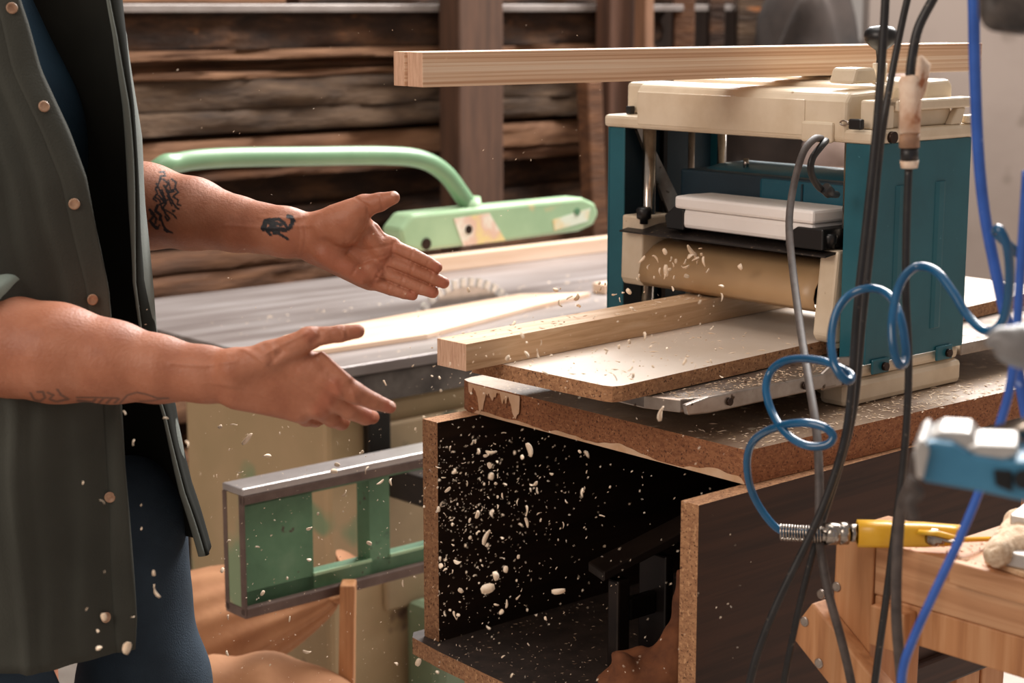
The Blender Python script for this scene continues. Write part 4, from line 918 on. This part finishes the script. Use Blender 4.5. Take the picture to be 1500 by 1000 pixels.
V1 = relief(V1, [([(576, 371), (634, 397)], 1.4, .0026), ([(568, 391), (628, 416)], 1.4, .0026), ([(551, 405), (604, 427)], 1.4, .0026), 
                 ([(521, 290), (538, 302), (541, 318), (530, 336), (518, 352), (508, 372)], 2.2, .0022),
                 ([(541, 318), (552, 334), (562, 346)], 2.2, .0018), ([(505, 358), (532, 366), (556, 362), (574, 358)], 2.2, .0014),
                 ([(516, 402), (524, 388), (545, 380), (566, 374)], 2.2, .0014), ([(445, 318), (448, 345), (443, 374)], 2.2, .0012), ([(436, 318), (439, 345), (435, 374)], 2, .0008),
                 ([(577, 354), (573, 374)], 2, .0016), ([(569, 378), (562, 393)], 2, .0016), ([(557, 396), (549, 410)], 2, .0016), ([(547, 412), (540, 426)], 2, .0014),
                 ([(606, 364), (600, 382)], 1.8, .0012), ([(630, 377), (623, 393)], 1.8, .001), ([(606, 386), (600, 403)], 1.8, .0012), ([(634, 399), (628, 415)], 1.8, .001),
                 ([(592, 403), (586, 420)], 1.8, .0012), ([(619, 413), (613, 429)], 1.8, .001), ([(572, 414), (567, 431)], 1.8, .001), ([(592, 422), (588, 436)], 1.8, .0009),
                 ([(557, 285), (560, 305)], 2, .0012), ([(495, 385), (512, 372), (505, 355)], 9, .0022),
                 ([(470, 312), (430, 320), (380, 318)], 3, -.0012), ([(458, 330), (400, 334), (330, 330)], 3, -.001)], None, 0)
V2 = relief(V2, [([(388, 508), (400, 526), (414, 514), (405, 505)], 5, .003), ([(352, 507), (378, 522), (390, 532)], 4, -.0032),
                 ([(392, 516), (420, 500), (446, 488)], 3.5, -.002), ([(458, 500), (468, 494), (466, 482)], 5, .0028), ([(498, 476), (500, 492)], 2, .0014), ([(505, 475), (508, 492)], 2, .0012), ([(502, 486), (503, 496)], 5, -.001),
                 ([(440, 545), (480, 572), (500, 580)], 4, -.0010), ([(400, 560), (450, 590), (475, 604)], 4, -.0010), ([(420, 552), (462, 585)], 3, .0010),
                 ([(515, 566), (522, 590)], 3, -.0008), ([(490, 560), (496, 575)], 6, -.0022), ([(482, 590), (490, 600)], 6, -.0018), ([(462, 606), (468, 612)], 6, -.0015),
                 ([(250, 532), (300, 535), (345, 528)], 3.5, -.0012), ([(300, 560), (350, 566), (400, 585)], 3, -.0008)], None, 0)
# ---- torso, neck, head, legs (coarse, mostly under the clothes)
TC = Vector((-.705, 2.17, 0)); FD = Vector((.97, -.25, 0)).normalized(); SD = Vector((.25, .97, 0)).normalized()   # facing, and across to the far shoulder
f = Field((-1.15, 1.6, -.01), (-.22, 2.75, 1.98), .011)
def tw(fwd, side, z): return TC + FD * fwd + SD * side + Vector((0, 0, z))
fl = tuple(FD)
f.cap(tw(0, -.09, 1.02), tw(0, .09, 1.02), .115, .115, .04, fl, 1.1); f.cap(tw(0, -.06, 1.15), tw(0, .06, 1.15), .115, .115, .06, fl, 1.1)
f.cap(tw(.01, -.09, 1.38), tw(.01, .09, 1.38), .13, .13, .08, fl, 1.12); f.cap(tw(0, -.15, 1.54), tw(0, .15, 1.54), .075, .075, .08)
f.cap(tw(0, 0, 1.56), tw(.02, 0, 1.70), .06, .055, .04); f.cap(tw(.035, 0, 1.77), tw(.03, 0, 1.83), .078, .09, .04, tuple(SD), 1.15)
f.cap(tw(.10, 0, 1.735), tw(.10, 0, 1.725), .03, .03, .03); f.cap(tw(.115, 0, 1.80), tw(.137, 0, 1.765), .010, .013, .01)
for s_ in (-1, 1):
    f.cap(tw(.02, s_ * .082, 1.79), tw(.01, s_ * .085, 1.77), .018, .012, .008)
    f.cap(tw(0, s_ * .10, .98), tw(.02, s_ * .11, .54), .085, .058, .04); f.cap(tw(.02, s_ * .11, .54), tw(-.01, s_ * .12, .09), .055, .038, .02); f.cap(tw(-.02, s_ * .12, .04), tw(.15, s_ * .13, .035), .04, .034, .02)
sh = tw(0, -.19, 1.54); el = at(-85, 450, 1.95); f.cap(sh, el, .052, .044, .04)
sh2 = tw(0, .19, 1.54); el2 = at(105, 284, 2.37); f.cap(sh2, el2, .056, .05, .04)
f.cap(el2, at(150, 292, 2.35), .05, .048, .02); f.cap(el, at(-40, 490, 1.94), .044, .046, .02)
V3, Q3 = f.mesh(2)
person = thing('person', 'person in open grey-green shirt and jeans holding out both tattooed forearms', 'person', ID, tuple(tw(0, 0, 0)))
n1, n2 = len(V1), len(V2)
body = mesh_from('body', [(V1, Q1), (V2, Q2), (V3, Q3)], M_skin, person)
# tattoos and colouring: strokes in px, mapped on the skin they lie on
def paint(name, V, strokes, soft=.8, side=None):
    a = (V - np.array(CO)); d = a[:, 1] * CPIT - a[:, 2] * SPIT; X = 750 + F * a[:, 0] / d; Y = 500 - F * (a[:, 1] * SPIT + a[:, 2] * CPIT) / d
    out = np.zeros(len(V))
    for pts, w, st in strokes:
        best = np.full(len(V), 1e9)
        for p, q in zip(pts, pts[1:]):
            p = np.array(p, float); q = np.array(q, float); ba = q - p
            h = np.clip(((X - p[0]) * ba[0] + (Y - p[1]) * ba[1]) / max(ba @ ba, 1e-9), 0, 1)
            best = np.minimum(best, np.hypot(X - p[0] - h * ba[0], Y - p[1] - h * ba[1]))
        out = np.maximum(out, st * np.clip((w - best) / soft + .5, 0, 1))
    return out
def zt(pts): return [(210 + x / 6.25, 240 + y / 6.25) for x, y in pts]
ink1 = [(zt([(1100, 590), (1120, 530), (1160, 520), (1190, 590), (1150, 600)]), 4.2, 1), (zt([(1120, 600), (1165, 650)]), 2.2, 1), (zt([(1180, 510), (1240, 505), (1290, 540), (1310, 575)]), 2.5, 1),
        (zt([(1190, 540), (1210, 590), (1300, 605), (1345, 580), (1372, 520), (1350, 485), (1325, 480)]), 3.4, 1), (zt([(1185, 570), (1200, 630), (1240, 620)]), 3.4, 1), (zt([(1215, 540), (1260, 560)]), 2.6, 1),
        (zt([(1200, 620), (1270, 655), (1325, 690)]), 2.0, 1)]
ink1 += [(zt(p), w, .95) for p, w in (
    ([(160, 120), (140, 180), (110, 230), (130, 270), (90, 320), (120, 340)], 1.5), ([(120, 180), (180, 300), (200, 350), (150, 370)], 1.6), ([(180, 140), (230, 180), (200, 220), (240, 260), (280, 250)], 1.6),
    ([(260, 140), (300, 170), (290, 220), (320, 260), (280, 290)], 1.5), ([(190, 200), (250, 320), (300, 400), (320, 410)], 1.6), ([(170, 240), (210, 360), (180, 400)], 1.5), ([(140, 290), (190, 350), (220, 330)], 1.4),
    ([(270, 300), (320, 330), (310, 370), (340, 380)], 1.4), ([(130, 380), (110, 430), (160, 470), (150, 510)], 2.2), ([(60, 420), (100, 470), (60, 520), (100, 570), (130, 590)], 2.2), ([(70, 450), (120, 500), (110, 540)], 1.8),
    ([(180, 400), (200, 450), (240, 500), (220, 520), (200, 480)], 1.6), ([(200, 420), (270, 460), (300, 495)], 1.3), ([(160, 500), (180, 560), (210, 610), (265, 630)], 1.6), ([(200, 600), (220, 615)], 2.6), ([(270, 430), (285, 430)], 1.6),
    ([(150, 75), (190, 70), (200, 110), (160, 110)], 1.4), ([(230, 150), (250, 240), (300, 230)], 1.2), ([(100, 300), (150, 330), (170, 410), (200, 440)], 1.3), ([(80, 560), (120, 595), (150, 560)], 1.4), ([(220, 290), (260, 380)], 1.3))]
ink1 = np.maximum(paint('ink', V1, ink1), 0)
def zb2(pts): return [(x / 4.286, 540 + y / 4.286) for x, y in pts]
inkp = [(zb2([(190, 150), (215, 195), (250, 205), (285, 180), (270, 145), (235, 145)]), 1.7, 1), (zb2([(300, 150), (335, 165), (310, 190), (350, 205)]), 1.7, 1), (zb2([(360, 130), (385, 165), (430, 190), (360, 205)]), 1.8, 1),
        (zb2([(480, 180), (620, 180), (740, 185)]), 1.3, 1), (zb2([(490, 200), (580, 212), (600, 190)]), 2.2, 1), (zb2([(620, 215), (650, 185)]), 1.8, 1), (zb2([(670, 215), (700, 185)]), 1.8, 1), (zb2([(720, 215), (745, 190)]), 1.8, 1),
        (zb2([(755, 215), (800, 165), (860, 148), (920, 160), (990, 185), (1060, 185)]), 1.4, 1), (zb2([(880, 205), (960, 200), (1030, 185)]), 1.3, .8)]
inkp = paint('inkpale', V2, inkp)
red1 = paint('red', V1, [([(640, 392), (642, 392)], 9, .55), ([(650, 414), (651, 415)], 9, .55), ([(634, 429), (635, 429)], 9, .5), ([(604, 433), (606, 433)], 8, .5), ([(575, 362), (545, 412)], 8, .25), ([(478, 375), (530, 405)], 12, .25)], 9)
red2 = paint('red', V2, [([(452, 492), (456, 492)], 9, .4), ([(571, 596), (573, 597)], 9, .6), ([(490, 565), (470, 600)], 12, .35), ([(522, 485), (526, 485)], 8, .3), ([(540, 608), (546, 612)], 9, .5)], 9)
nail1 = paint('nail', V1, [([(576, 283.5), (583, 282)], 3.2, .9)], 1.5); nail2 = paint('nail', V2, [([(573, 590), (578, 594)], 2.4, .8)], 1.5)
for nm, p1, p2 in (('ink', ink1, np.zeros(n2)), ('inkpale', np.zeros(n1), inkp * .75), ('red', red1, red2), ('nail', nail1, nail2)):
    at_ = body.data.attributes.new(nm, 'FLOAT', 'POINT'); v = np.zeros(len(body.data.vertices)); v[:n1] = p1; v[n1:n1 + n2] = p2
    at_.data.foreach_set('value', v.astype(np.float32))
# hair cap
f = Field((-.9, 1.9, 1.6), (-.45, 2.4, 2.0), .006); f.cap(tw(.005, 0, 1.80), tw(.01, 0, 1.845), .088, .093, .02, tuple(SD), 1.1)
f.cap(tw(.12, 0, 1.70), tw(.12, 0, 1.78), .07, .065, .01, sub=True); V, Q = f.mesh(2); mesh_from('hair', [(V, Q)], M_hair, person)
# jeans
f = Field((-1.0, 1.72, .05), (-.25, 2.6, 1.10), .006)
f.cap(tw(0, -.09, 1.0), tw(0, .09, 1.0), .125, .125, .04, fl, 1.02)
f.cap(at(188, 750, 2.20), at(212, 1010, 2.18), .070, .075, .05); f.cap(at(212, 1010, 2.18), tw(.16, .12, .52), .075, .072, .04); f.cap(tw(.16, .12, .52), tw(.02, .13, .1), .072, .055, .03)
f.cap(tw(0, -.07, .96), at(-10, 1060, 2.02), .10, .082, .03); f.cap(at(-10, 1060, 2.02), tw(0, -.13, .1), .08, .055, .03)
V, Q = f.mesh(2)
for i in range(len(V)):
    p = Vector(V[i]); V[i] += np.array(noise.noise_vector(Vector((p.x * 9, p.y * 9, p.z * 14)))) * .006
mesh_from('jeans', [(V, Q)], M_jeans, person)
# t-shirt: torso shell
f = Field((-1.05, 1.75, .9), (-.35, 2.6, 1.66), .006)
f.cap(tw(.005, -.10, 1.0), tw(.005, .10, 1.0), .135, .135, .04, fl, 1.0); f.cap(tw(.01, -.07, 1.16), tw(.01, .07, 1.16), .132, .132, .06, fl, 1.02)
f.cap(tw(.02, -.10, 1.38), tw(.02, .10, 1.38), .148, .148, .08, fl, 1.05); f.cap(tw(0, -.15, 1.54), tw(0, .15, 1.54), .086, .086, .08)
V, Q = f.mesh(2)
for i in range(len(V)):
    p = Vector(V[i]); V[i] += np.array(noise.noise_vector(Vector((p.x * 7, p.y * 12, p.z * 6)))) * .010
mesh_from('t_shirt', [(V, Q)], M_tee, person)
# open shirt, laid out as rows from the near placket round the back to the far placket
def cr(pts, n):
    P = [Vector(p) for p in pts]; out = []
    m = len(P) - 1
    for j in range(n + 1):
        t = j / n * m; i = min(int(t), m - 1); t -= i
        a, b, c, d = P[max(i - 1, 0)], P[i], P[i + 1], P[min(i + 2, m)]
        out.append(.5 * ((2 * b) + (c - a) * t + (2 * a - 5 * b + 4 * c - d) * t * t + (3 * b - a - 3 * c + d) * t ** 3))
    return out
def lerp_tab(tab, y):
    for (a, va), (b, vb) in zip(tab, tab[1:]):
        if y <= b: return va + (vb - va) * (y - a) / (b - a)
    return tab[-1][1]
nearE = [(-40, 18), (0, 30), (36, 42), (102, 60), (192, 102), (258, 126), (336, 141), (420, 159), (500, 166), (590, 178), (680, 183), (760, 190), (850, 197), (950, 203)]
farO = [(-40, 164), (0, 171), (50, 185), (200, 206), (300, 212), (400, 222), (487, 231), (540, 240), (590, 250), (640, 262), (700, 272), (750, 285), (790, 300)]
farI = [(-40, 160), (0, 164), (50, 172), (150, 183), (300, 192), (400, 199), (487, 216), (540, 231), (590, 245), (700, 267), (790, 294)]
rowsN, rowsF = [], []
NY = 1.985; FY = 2.13
def zfix(p, z): p = Vector(p); p.z = z; return p
ys = list(range(-40, 951, 15))
for y in ys:
    e = at(lerp_tab(nearE, y), y, NY); z = e.z
    hem = 0
    u = max(0, min(1, (y - 250) / 500))
    pts = [e, e + Vector((-.020, -.012, 0)), e + Vector((-.075, -.045 - .01 * u, 0)), e + Vector((-.15, -.075 - .01 * u, 0)), zfix(tw(-.02, -.235, 0), z), zfix(tw(-.12, -.17, 0), z), zfix(tw(-.155, 0, 0), z)]
    if y > 905:                                            # curved shirt tail
        k = (y - 905) / 45
        pts[0] = e + Vector((-.004 * k, 0, 0))
    r = cr(pts, 60)
    for i, p in enumerate(r):
        q = noise.noise(Vector((p.x * 7 + 3, p.z * 2.2, i * .06))) * .020 + noise.noise(Vector((i * .30 + p.z * 1.2, p.z * .8, 21))) * .022 * min(1, max(0, (i - 8) / 6)) + noise.noise(Vector((i * .22, p.z * 11, 2))) * .005 + noise.noise(Vector((i * .1 + p.z * 5, p.z * 3, 9))) * .010
        w = min(1, i / 8)
        p.y += q * w; p.x += q * .3 * w
    rowsN.append(r)
yf = [y for y in range(-40, 791, 10)]
for y in yf:
    o_ = at(lerp_tab(farO, y), y, FY + .045); z = o_.z; i_ = zfix(at(lerp_tab(farI, y), y, FY - .025), z)
    d_ = FY + .07
    pts = [o_ , (o_ + i_) / 2 + Vector((.004, -.004, 0)), i_, i_ + Vector((.002, .012, 0)), i_ + Vector((-.012, .07, 0)), Vector((-.53, 2.255, z)), Vector((-.62, 2.275, z)), Vector((-.69, 2.33, z)), zfix(tw(-.08, .22, 0), z), zfix(tw(-.155, 0, 0), z)]
    r = cr(pts, 56)
    for i, p in enumerate(r):
        q = noise.noise(Vector((i * .13, p.z * 4, 5))) * .010 * min(1, i / 14) + noise.noise(Vector((i * .05, p.z * 9, 8))) * .0025
        p.x += q; p.y += q * .5
    rowsF.append(r)
sm = MB(); sm.grid(rowsN)
shirt = sm.build('shirt', [M_shirt], person, smooth=True, solid=.0014)
fm = MB(); fm.grid([r[15:] for r in rowsF]); fm.build('shirt_front', mat('shirt_inside_shade', [(.3, '#1d1e1b'), (.7, '#272824')], 5, rough=.95, spec=.1), shirt, 'inner side of the far shirt front with shade in its colour', smooth=True, solid=.0014)  # same shirt cloth, darkened to hold the shade inside the flap
fm = MB(); fm.grid([r[:16] for r in rowsF]); fm.build('facing_strip', mat('shirt_facing_lit', [(.3, '#5d635e'), (.7, '#727872')], 5, rough=.85, bump=.3, bscale=420), shirt, 'turned edge of the far shirt front with light in its colour', smooth=True, solid=.0016)  # same shirt cloth, paler to hold the light caught by this edge
# placket band on the near front, with buttons
pb_ = MB(); rr = []
for y, r in zip(ys, rowsN):
    w_ = .030
    a = r[0]; rr.append([a + Vector((.0006, -.0015, 0)), r[2] + Vector((0, -.0022, 0)), r[5] + Vector((0, -.0022, 0)), r[8] + Vector((0, -.0022, 0)), r[10] + Vector((0, -.0022, 0)), r[11] + Vector((0, -.0008, 0))])
pb_.grid(rr); pb_.build('placket', M_shirt, shirt, smooth=True, solid=.001)
dg = bpy.context.evaluated_depsgraph_get()
def surf(obj, px, py):
    d = ray(px, py).normalized(); M = WM(obj); bt_ = bvhtree.BVHTree.FromPolygons([M @ v.co for v in obj.data.vertices], [list(p.vertices) for p in obj.data.polygons])
    h = bt_.ray_cast(CO, d); return h[0], h[1]
for px, py in ((16, 13), (62, 157), (108, 298), (133, 438), (162, 727), (152, 903)):
    h, nrm = surf(shirt, px, py)
    if h is None: continue
    if nrm.y > 0: nrm = -nrm
    MB().lathe(h + nrm * .0028, nrm, [(0, .0052), (.0012, .0062), (.0024, .0062), (.0028, .005), (.0018, .0035), (.0018, .001)], 18).build('button', M_button, shirt)
# rolled cuff of the near sleeve
a0 = at(-120, 405, 1.955); a1 = at(-7, 476, 1.93); dx = (a1 - a0)
mb = MB(); mb.tube([a0, a0 + dx * .6, a0 + dx * .64, a0 + dx * .97, a1, a1 - dx * .02], [.053, .055, .058, .0585, .057, .053], 48, smooth=False, caps=False)
for v in mb.bm.verts: v.co += noise.noise_vector(v.co * 25) * .003
mb.build('rolled_cuff', M_cuff, shirt, 'pale rolled cuff', smooth=True, solid=.003)
mb = MB(); mb.tube([tw(0, -.19, 1.55), tw(-.01, -.21, 1.42), a0 + Vector((-.03, 0, .08)), a0, a0 + dx * .3], [.085, .080, .068, .058, .056], 32, caps=False)
mb.build('sleeve', M_shirt, shirt, smooth=True, solid=.002)
mb = MB(); mb.tube([tw(0, .19, 1.55), tw(-.01, .205, 1.45), el2 + Vector((-.02, .01, .06)), el2 + Vector((.0, 0, .02))], [.085, .08, .074, .068], 32, caps=False)
mb.build('sleeve', M_shirt, shirt, smooth=True, solid=.002)

# ================================================================== FLYING SHAVINGS, SAWDUST
def flake_mesh(L, w, curl, twist, t=.0005, n=5):
    bm = bmesh.new(); top = []; bot = []
    for i in range(n + 1):
        u = i / n - .5; x = L * u; z = curl * L * (u * u * 4 - .5); ww = w * (1 - .5 * abs(u * 2) ** 3) / 2; a = twist * u
        c, s_ = math.cos(a), math.sin(a)
        for lst, dz in ((top, t), (bot, 0)):
            lst.append([bm.verts.new((x, -ww * c, z + dz - ww * s_)), bm.verts.new((x + rnd(-.05, .05) * L, ww * c, z + dz + ww * s_))])
    for i in range(n):
        bm.faces.new((top[i][0], top[i + 1][0], top[i + 1][1], top[i][1])); bm.faces.new((bot[i][0], bot[i][1], bot[i + 1][1], bot[i + 1][0]))
        bm.faces.new((top[i][0], bot[i][0], bot[i + 1][0], top[i + 1][0])); bm.faces.new((top[i][1], top[i + 1][1], bot[i + 1][1], bot[i][1]))
    bm.faces.new((top[0][0], top[0][1], bot[0][1], bot[0][0])); bm.faces.new((top[n][0], bot[n][0], bot[n][1], top[n][1]))
    bmesh.ops.recalc_face_normals(bm, faces=bm.faces)
    me = bpy.data.meshes.new('wood_chip'); bm.to_mesh(me); bm.free(); me.materials.append(M_chip)
    for f in me.polygons: f.use_smooth = True
    return me
flakes = [flake_mesh(.010, .0042, .12, .5, .0009), flake_mesh(.008, .0055, .08, .3, .0009), flake_mesh(.013, .0036, .16, 1.0, .0008), flake_mesh(.007, .005, .1, .5, .0010), flake_mesh(.009, .006, .25, .4, .0007), flake_mesh(.006, .004, .06, .2, .001)]
proto = []
PFi = PF.inverted()
def free(p):
    """true where the air is clear of boards, cabinet, trestle and person"""
    q = PFi @ p
    if q.z > -.22: return q.x < -.02 or q.z > .1
    if q.z > -.34: return q.x < -.50 or q.y < -.03
    if -.10 < q.y < .5: return q.x < -.42
    return q.y > .52 or q.x < -.5 or q.y < -.12
def chip(p, size, label, group):
    me = random.choice(flakes); o = bpy.data.objects.new('wood_chip', me); COL.objects.link(o)
    o.location = p; o.scale = (size,) * 3; o.rotation_euler = (rnd(0, 6.3), rnd(0, 6.3), rnd(0, 6.3))
    return tag(o, label, 'wood chip', group)
G1 = ('pale wood chip flying in front of the dark cabinet opening', 'chips falling before the cabinet')
G2 = ('pale wood shaving bursting out from under the black guard plate of the planer', 'shavings bursting from the planer')
G3 = ('pale wood chip flying around the oak bar and white board', 'chips around the oak bar')
G4 = ('pale wood chip drifting in front of the green rail and dust sacks', 'chips drifting before the green rail')
G5 = ('pale wood chip falling in front of the shirt and jeans', 'chips falling before the worker')
def spray(n, gen, G, smin, smax):
    k = 0; tries = 0
    while k < n and tries < n * 40:
        tries += 1; p = gen()
        if p is None or not free(p): continue
        chip(p, smin + (smax - smin) * random.random() ** 2.2, *G); k += 1
random.seed(11)
def g1():
    px = 640 + abs(random.gauss(0, 130)); py = random.triangular(610, 1000, 700)
    return at(px, py, rnd(1.75, 2.35)) if px < 1000 else None
spray(130, g1, G1, .40, 1.15)
k = 0
while k < 46:
    t = random.random() ** 1.4; q = Vector((-.03 - .22 * t + rnd(-.015, .015), .25 + random.gauss(0, .022 + .03 * t) + .05 * t, -.155 - .065 * t + rnd(-.012, .016)))
    if q.z < -.222 and q.y > .22: continue
    chip(PF @ q, rnd(.5, 1.2) * (1.4 if t < .3 else 1), *G2); k += 1
def g3():
    px = rnd(600, 1060); return at(px, 560 - (px - 600) * .18 + random.gauss(0, 40), rnd(1.8, 2.1))
spray(46, g3, G3, .4, 1.0)
def g4():
    return at(rnd(310, 625), 560 + 440 * random.random(), rnd(2.0, 2.75))
spray(52, g4, G4, .4, 1.5)
def g5(): return at(rnd(90, 300), rnd(590, 960), rnd(1.6, 1.78))
spray(12, g5, G5, .35, .8)
for px, py, sz in ((152, 903, 1.1), (145, 948, 1.0), (186, 948, 1.4), (228, 866, 1.1), (183, 604, .5), (195, 648, .6)): chip(at(px, py, 1.7), sz, *G5)
for px, py, sz, lb in ((714, 862, 1.8, 'largest pale chip, low in the dark cabinet opening left of centre'), (818, 866, 1.5, 'pale ragged chip low in the cabinet opening, left of the iron stand'),
                       (776, 658, 1.6, 'large upright chip high in the dark cabinet opening under the board edge'), (700, 754, 1.5, 'large pale chip halfway down the cabinet opening, near the left panel'), (712, 786, 1.4, 'slim upright chip halfway down the cabinet opening, just below another large chip')):
    chip(at(px, py, 1.95), sz, lb, G1[1])
chip(at(967, 605, 1.88), 1.7, 'large pale chip falling just below the corner of the white board', G1[1])
# the countless fine ones in the air
def flecks(name, pts, smin, smax, label, cat, m=M_chip, flat=False):
    bm = bmesh.new()
    for p in pts:
        s_ = rnd(smin, smax); n = Vector((rnd(-1, 1), rnd(-1, 1), rnd(-1, 1))).normalized()
        u = n.orthogonal().normalized() * s_ * rnd(.8, 2.2); v = n.cross(u).normalized() * s_ * .6; w_ = n * s_ * .3
        if flat:
            a = rnd(0, 6.3); u = Vector((math.cos(a), math.sin(a), rnd(-.1, .25))) * s_ * rnd(1, 2.6); v = Vector((-math.sin(a), math.cos(a), 0)) * s_ * .5; w_ = Vector((0, 0, s_ * .3))
        q = [bm.verts.new(p + a_) for a_ in (-u, v, u, -v, w_ * 1, w_ * -1)]
        for a_, b_ in ((0, 1), (1, 2), (2, 3), (3, 0)):
            bm.faces.new((q[a_], q[b_], q[4])); bm.faces.new((q[b_], q[a_], q[5]))
    me = bpy.data.meshes.new(name); bm.to_mesh(me); bm.free(); me.materials.append(m)
    o = bpy.data.objects.new(name, me); COL.objects.link(o); return tag(o, label, cat, kind='stuff')
air = []
while len(air) < 1500:
    r = random.random()
    if r < .55: p = g1()
    elif r < .75: p = at(rnd(300, 640), rnd(560, 1000), rnd(1.9, 2.8))
    elif r < .85: p = g3()
    elif r < .90: p = at(rnd(180, 900), rnd(20, 500), rnd(1.8, 2.6))
    else: p = at(rnd(600, 1100), rnd(560, 1000), rnd(1.7, 2.1))
    if p is not None and free(p): air.append(p)
flecks('airborne_dust', air, .00035, .0011, 'fine pale wood dust hanging in the air before cabinet and rail', 'wood dust')
# settled sawdust and shavings
lie = []
for _ in range(520): lie.append(PF @ Vector((rnd(-.28, .2), -.06 + abs(random.gauss(0, .05)), ZB + .0008)) if random.random() < .55 else PF @ Vector((rnd(-.05, .55), rnd(-.08, -.005), ZB + .0008)))
flecks('settled_shavings', lie, .0008, .0028, 'loose shavings lying on the thick particleboard around the planer foot', 'shavings', flat=True)
lie = []
for _ in range(70):
    x = rnd(-.40, .0); y = rnd(.06, .22) + (x + .4) * .06; lie.append(PF @ Vector((x, y, -.2618)))
for _ in range(60): x = rnd(-.47, .0); lie.append(PF @ Vector((x, rnd(.235, .275) + (x + .48) * .08, -.2278)))
flecks('board_shavings', lie, .0008, .0030, 'thin shavings scattered on the white board and oak bar', 'shavings', flat=True)
lie = [PF @ Vector((rnd(-.33, -.02), rnd(.003, .05), -.2822)) for _ in range(400)]
flecks('table_sawdust', lie, .0008, .002, 'sawdust gathered on the steel infeed table', 'sawdust', m=M_sand, flat=True)
lie = [PF @ Vector((rnd(-.37, .2), rnd(-.04, .42), -.6872)) for _ in range(420)]
flecks('shelf_sawdust', lie, .0006, .0018, 'sawdust scattered over the cabinet shelf', 'sawdust', m=M_sand, flat=True)
lie = []
for _ in range(380): lie.append(PF @ Vector((xa + rnd(.002, .083), w0 - rnd(0, .42), HZ + .0008)))
flecks('bench_sawdust', lie, .0006, .002, 'sawdust lying on top of the pine trestle', 'sawdust', m=M_sand, flat=True)
lie = [SF @ Vector((rnd(.1, 1.2), rnd(.02, .6), .0008)) for _ in range(160)]
flecks('saw_table_dust', lie, .0012, .0035, 'sawdust specks on the grey saw table', 'sawdust', flat=True)
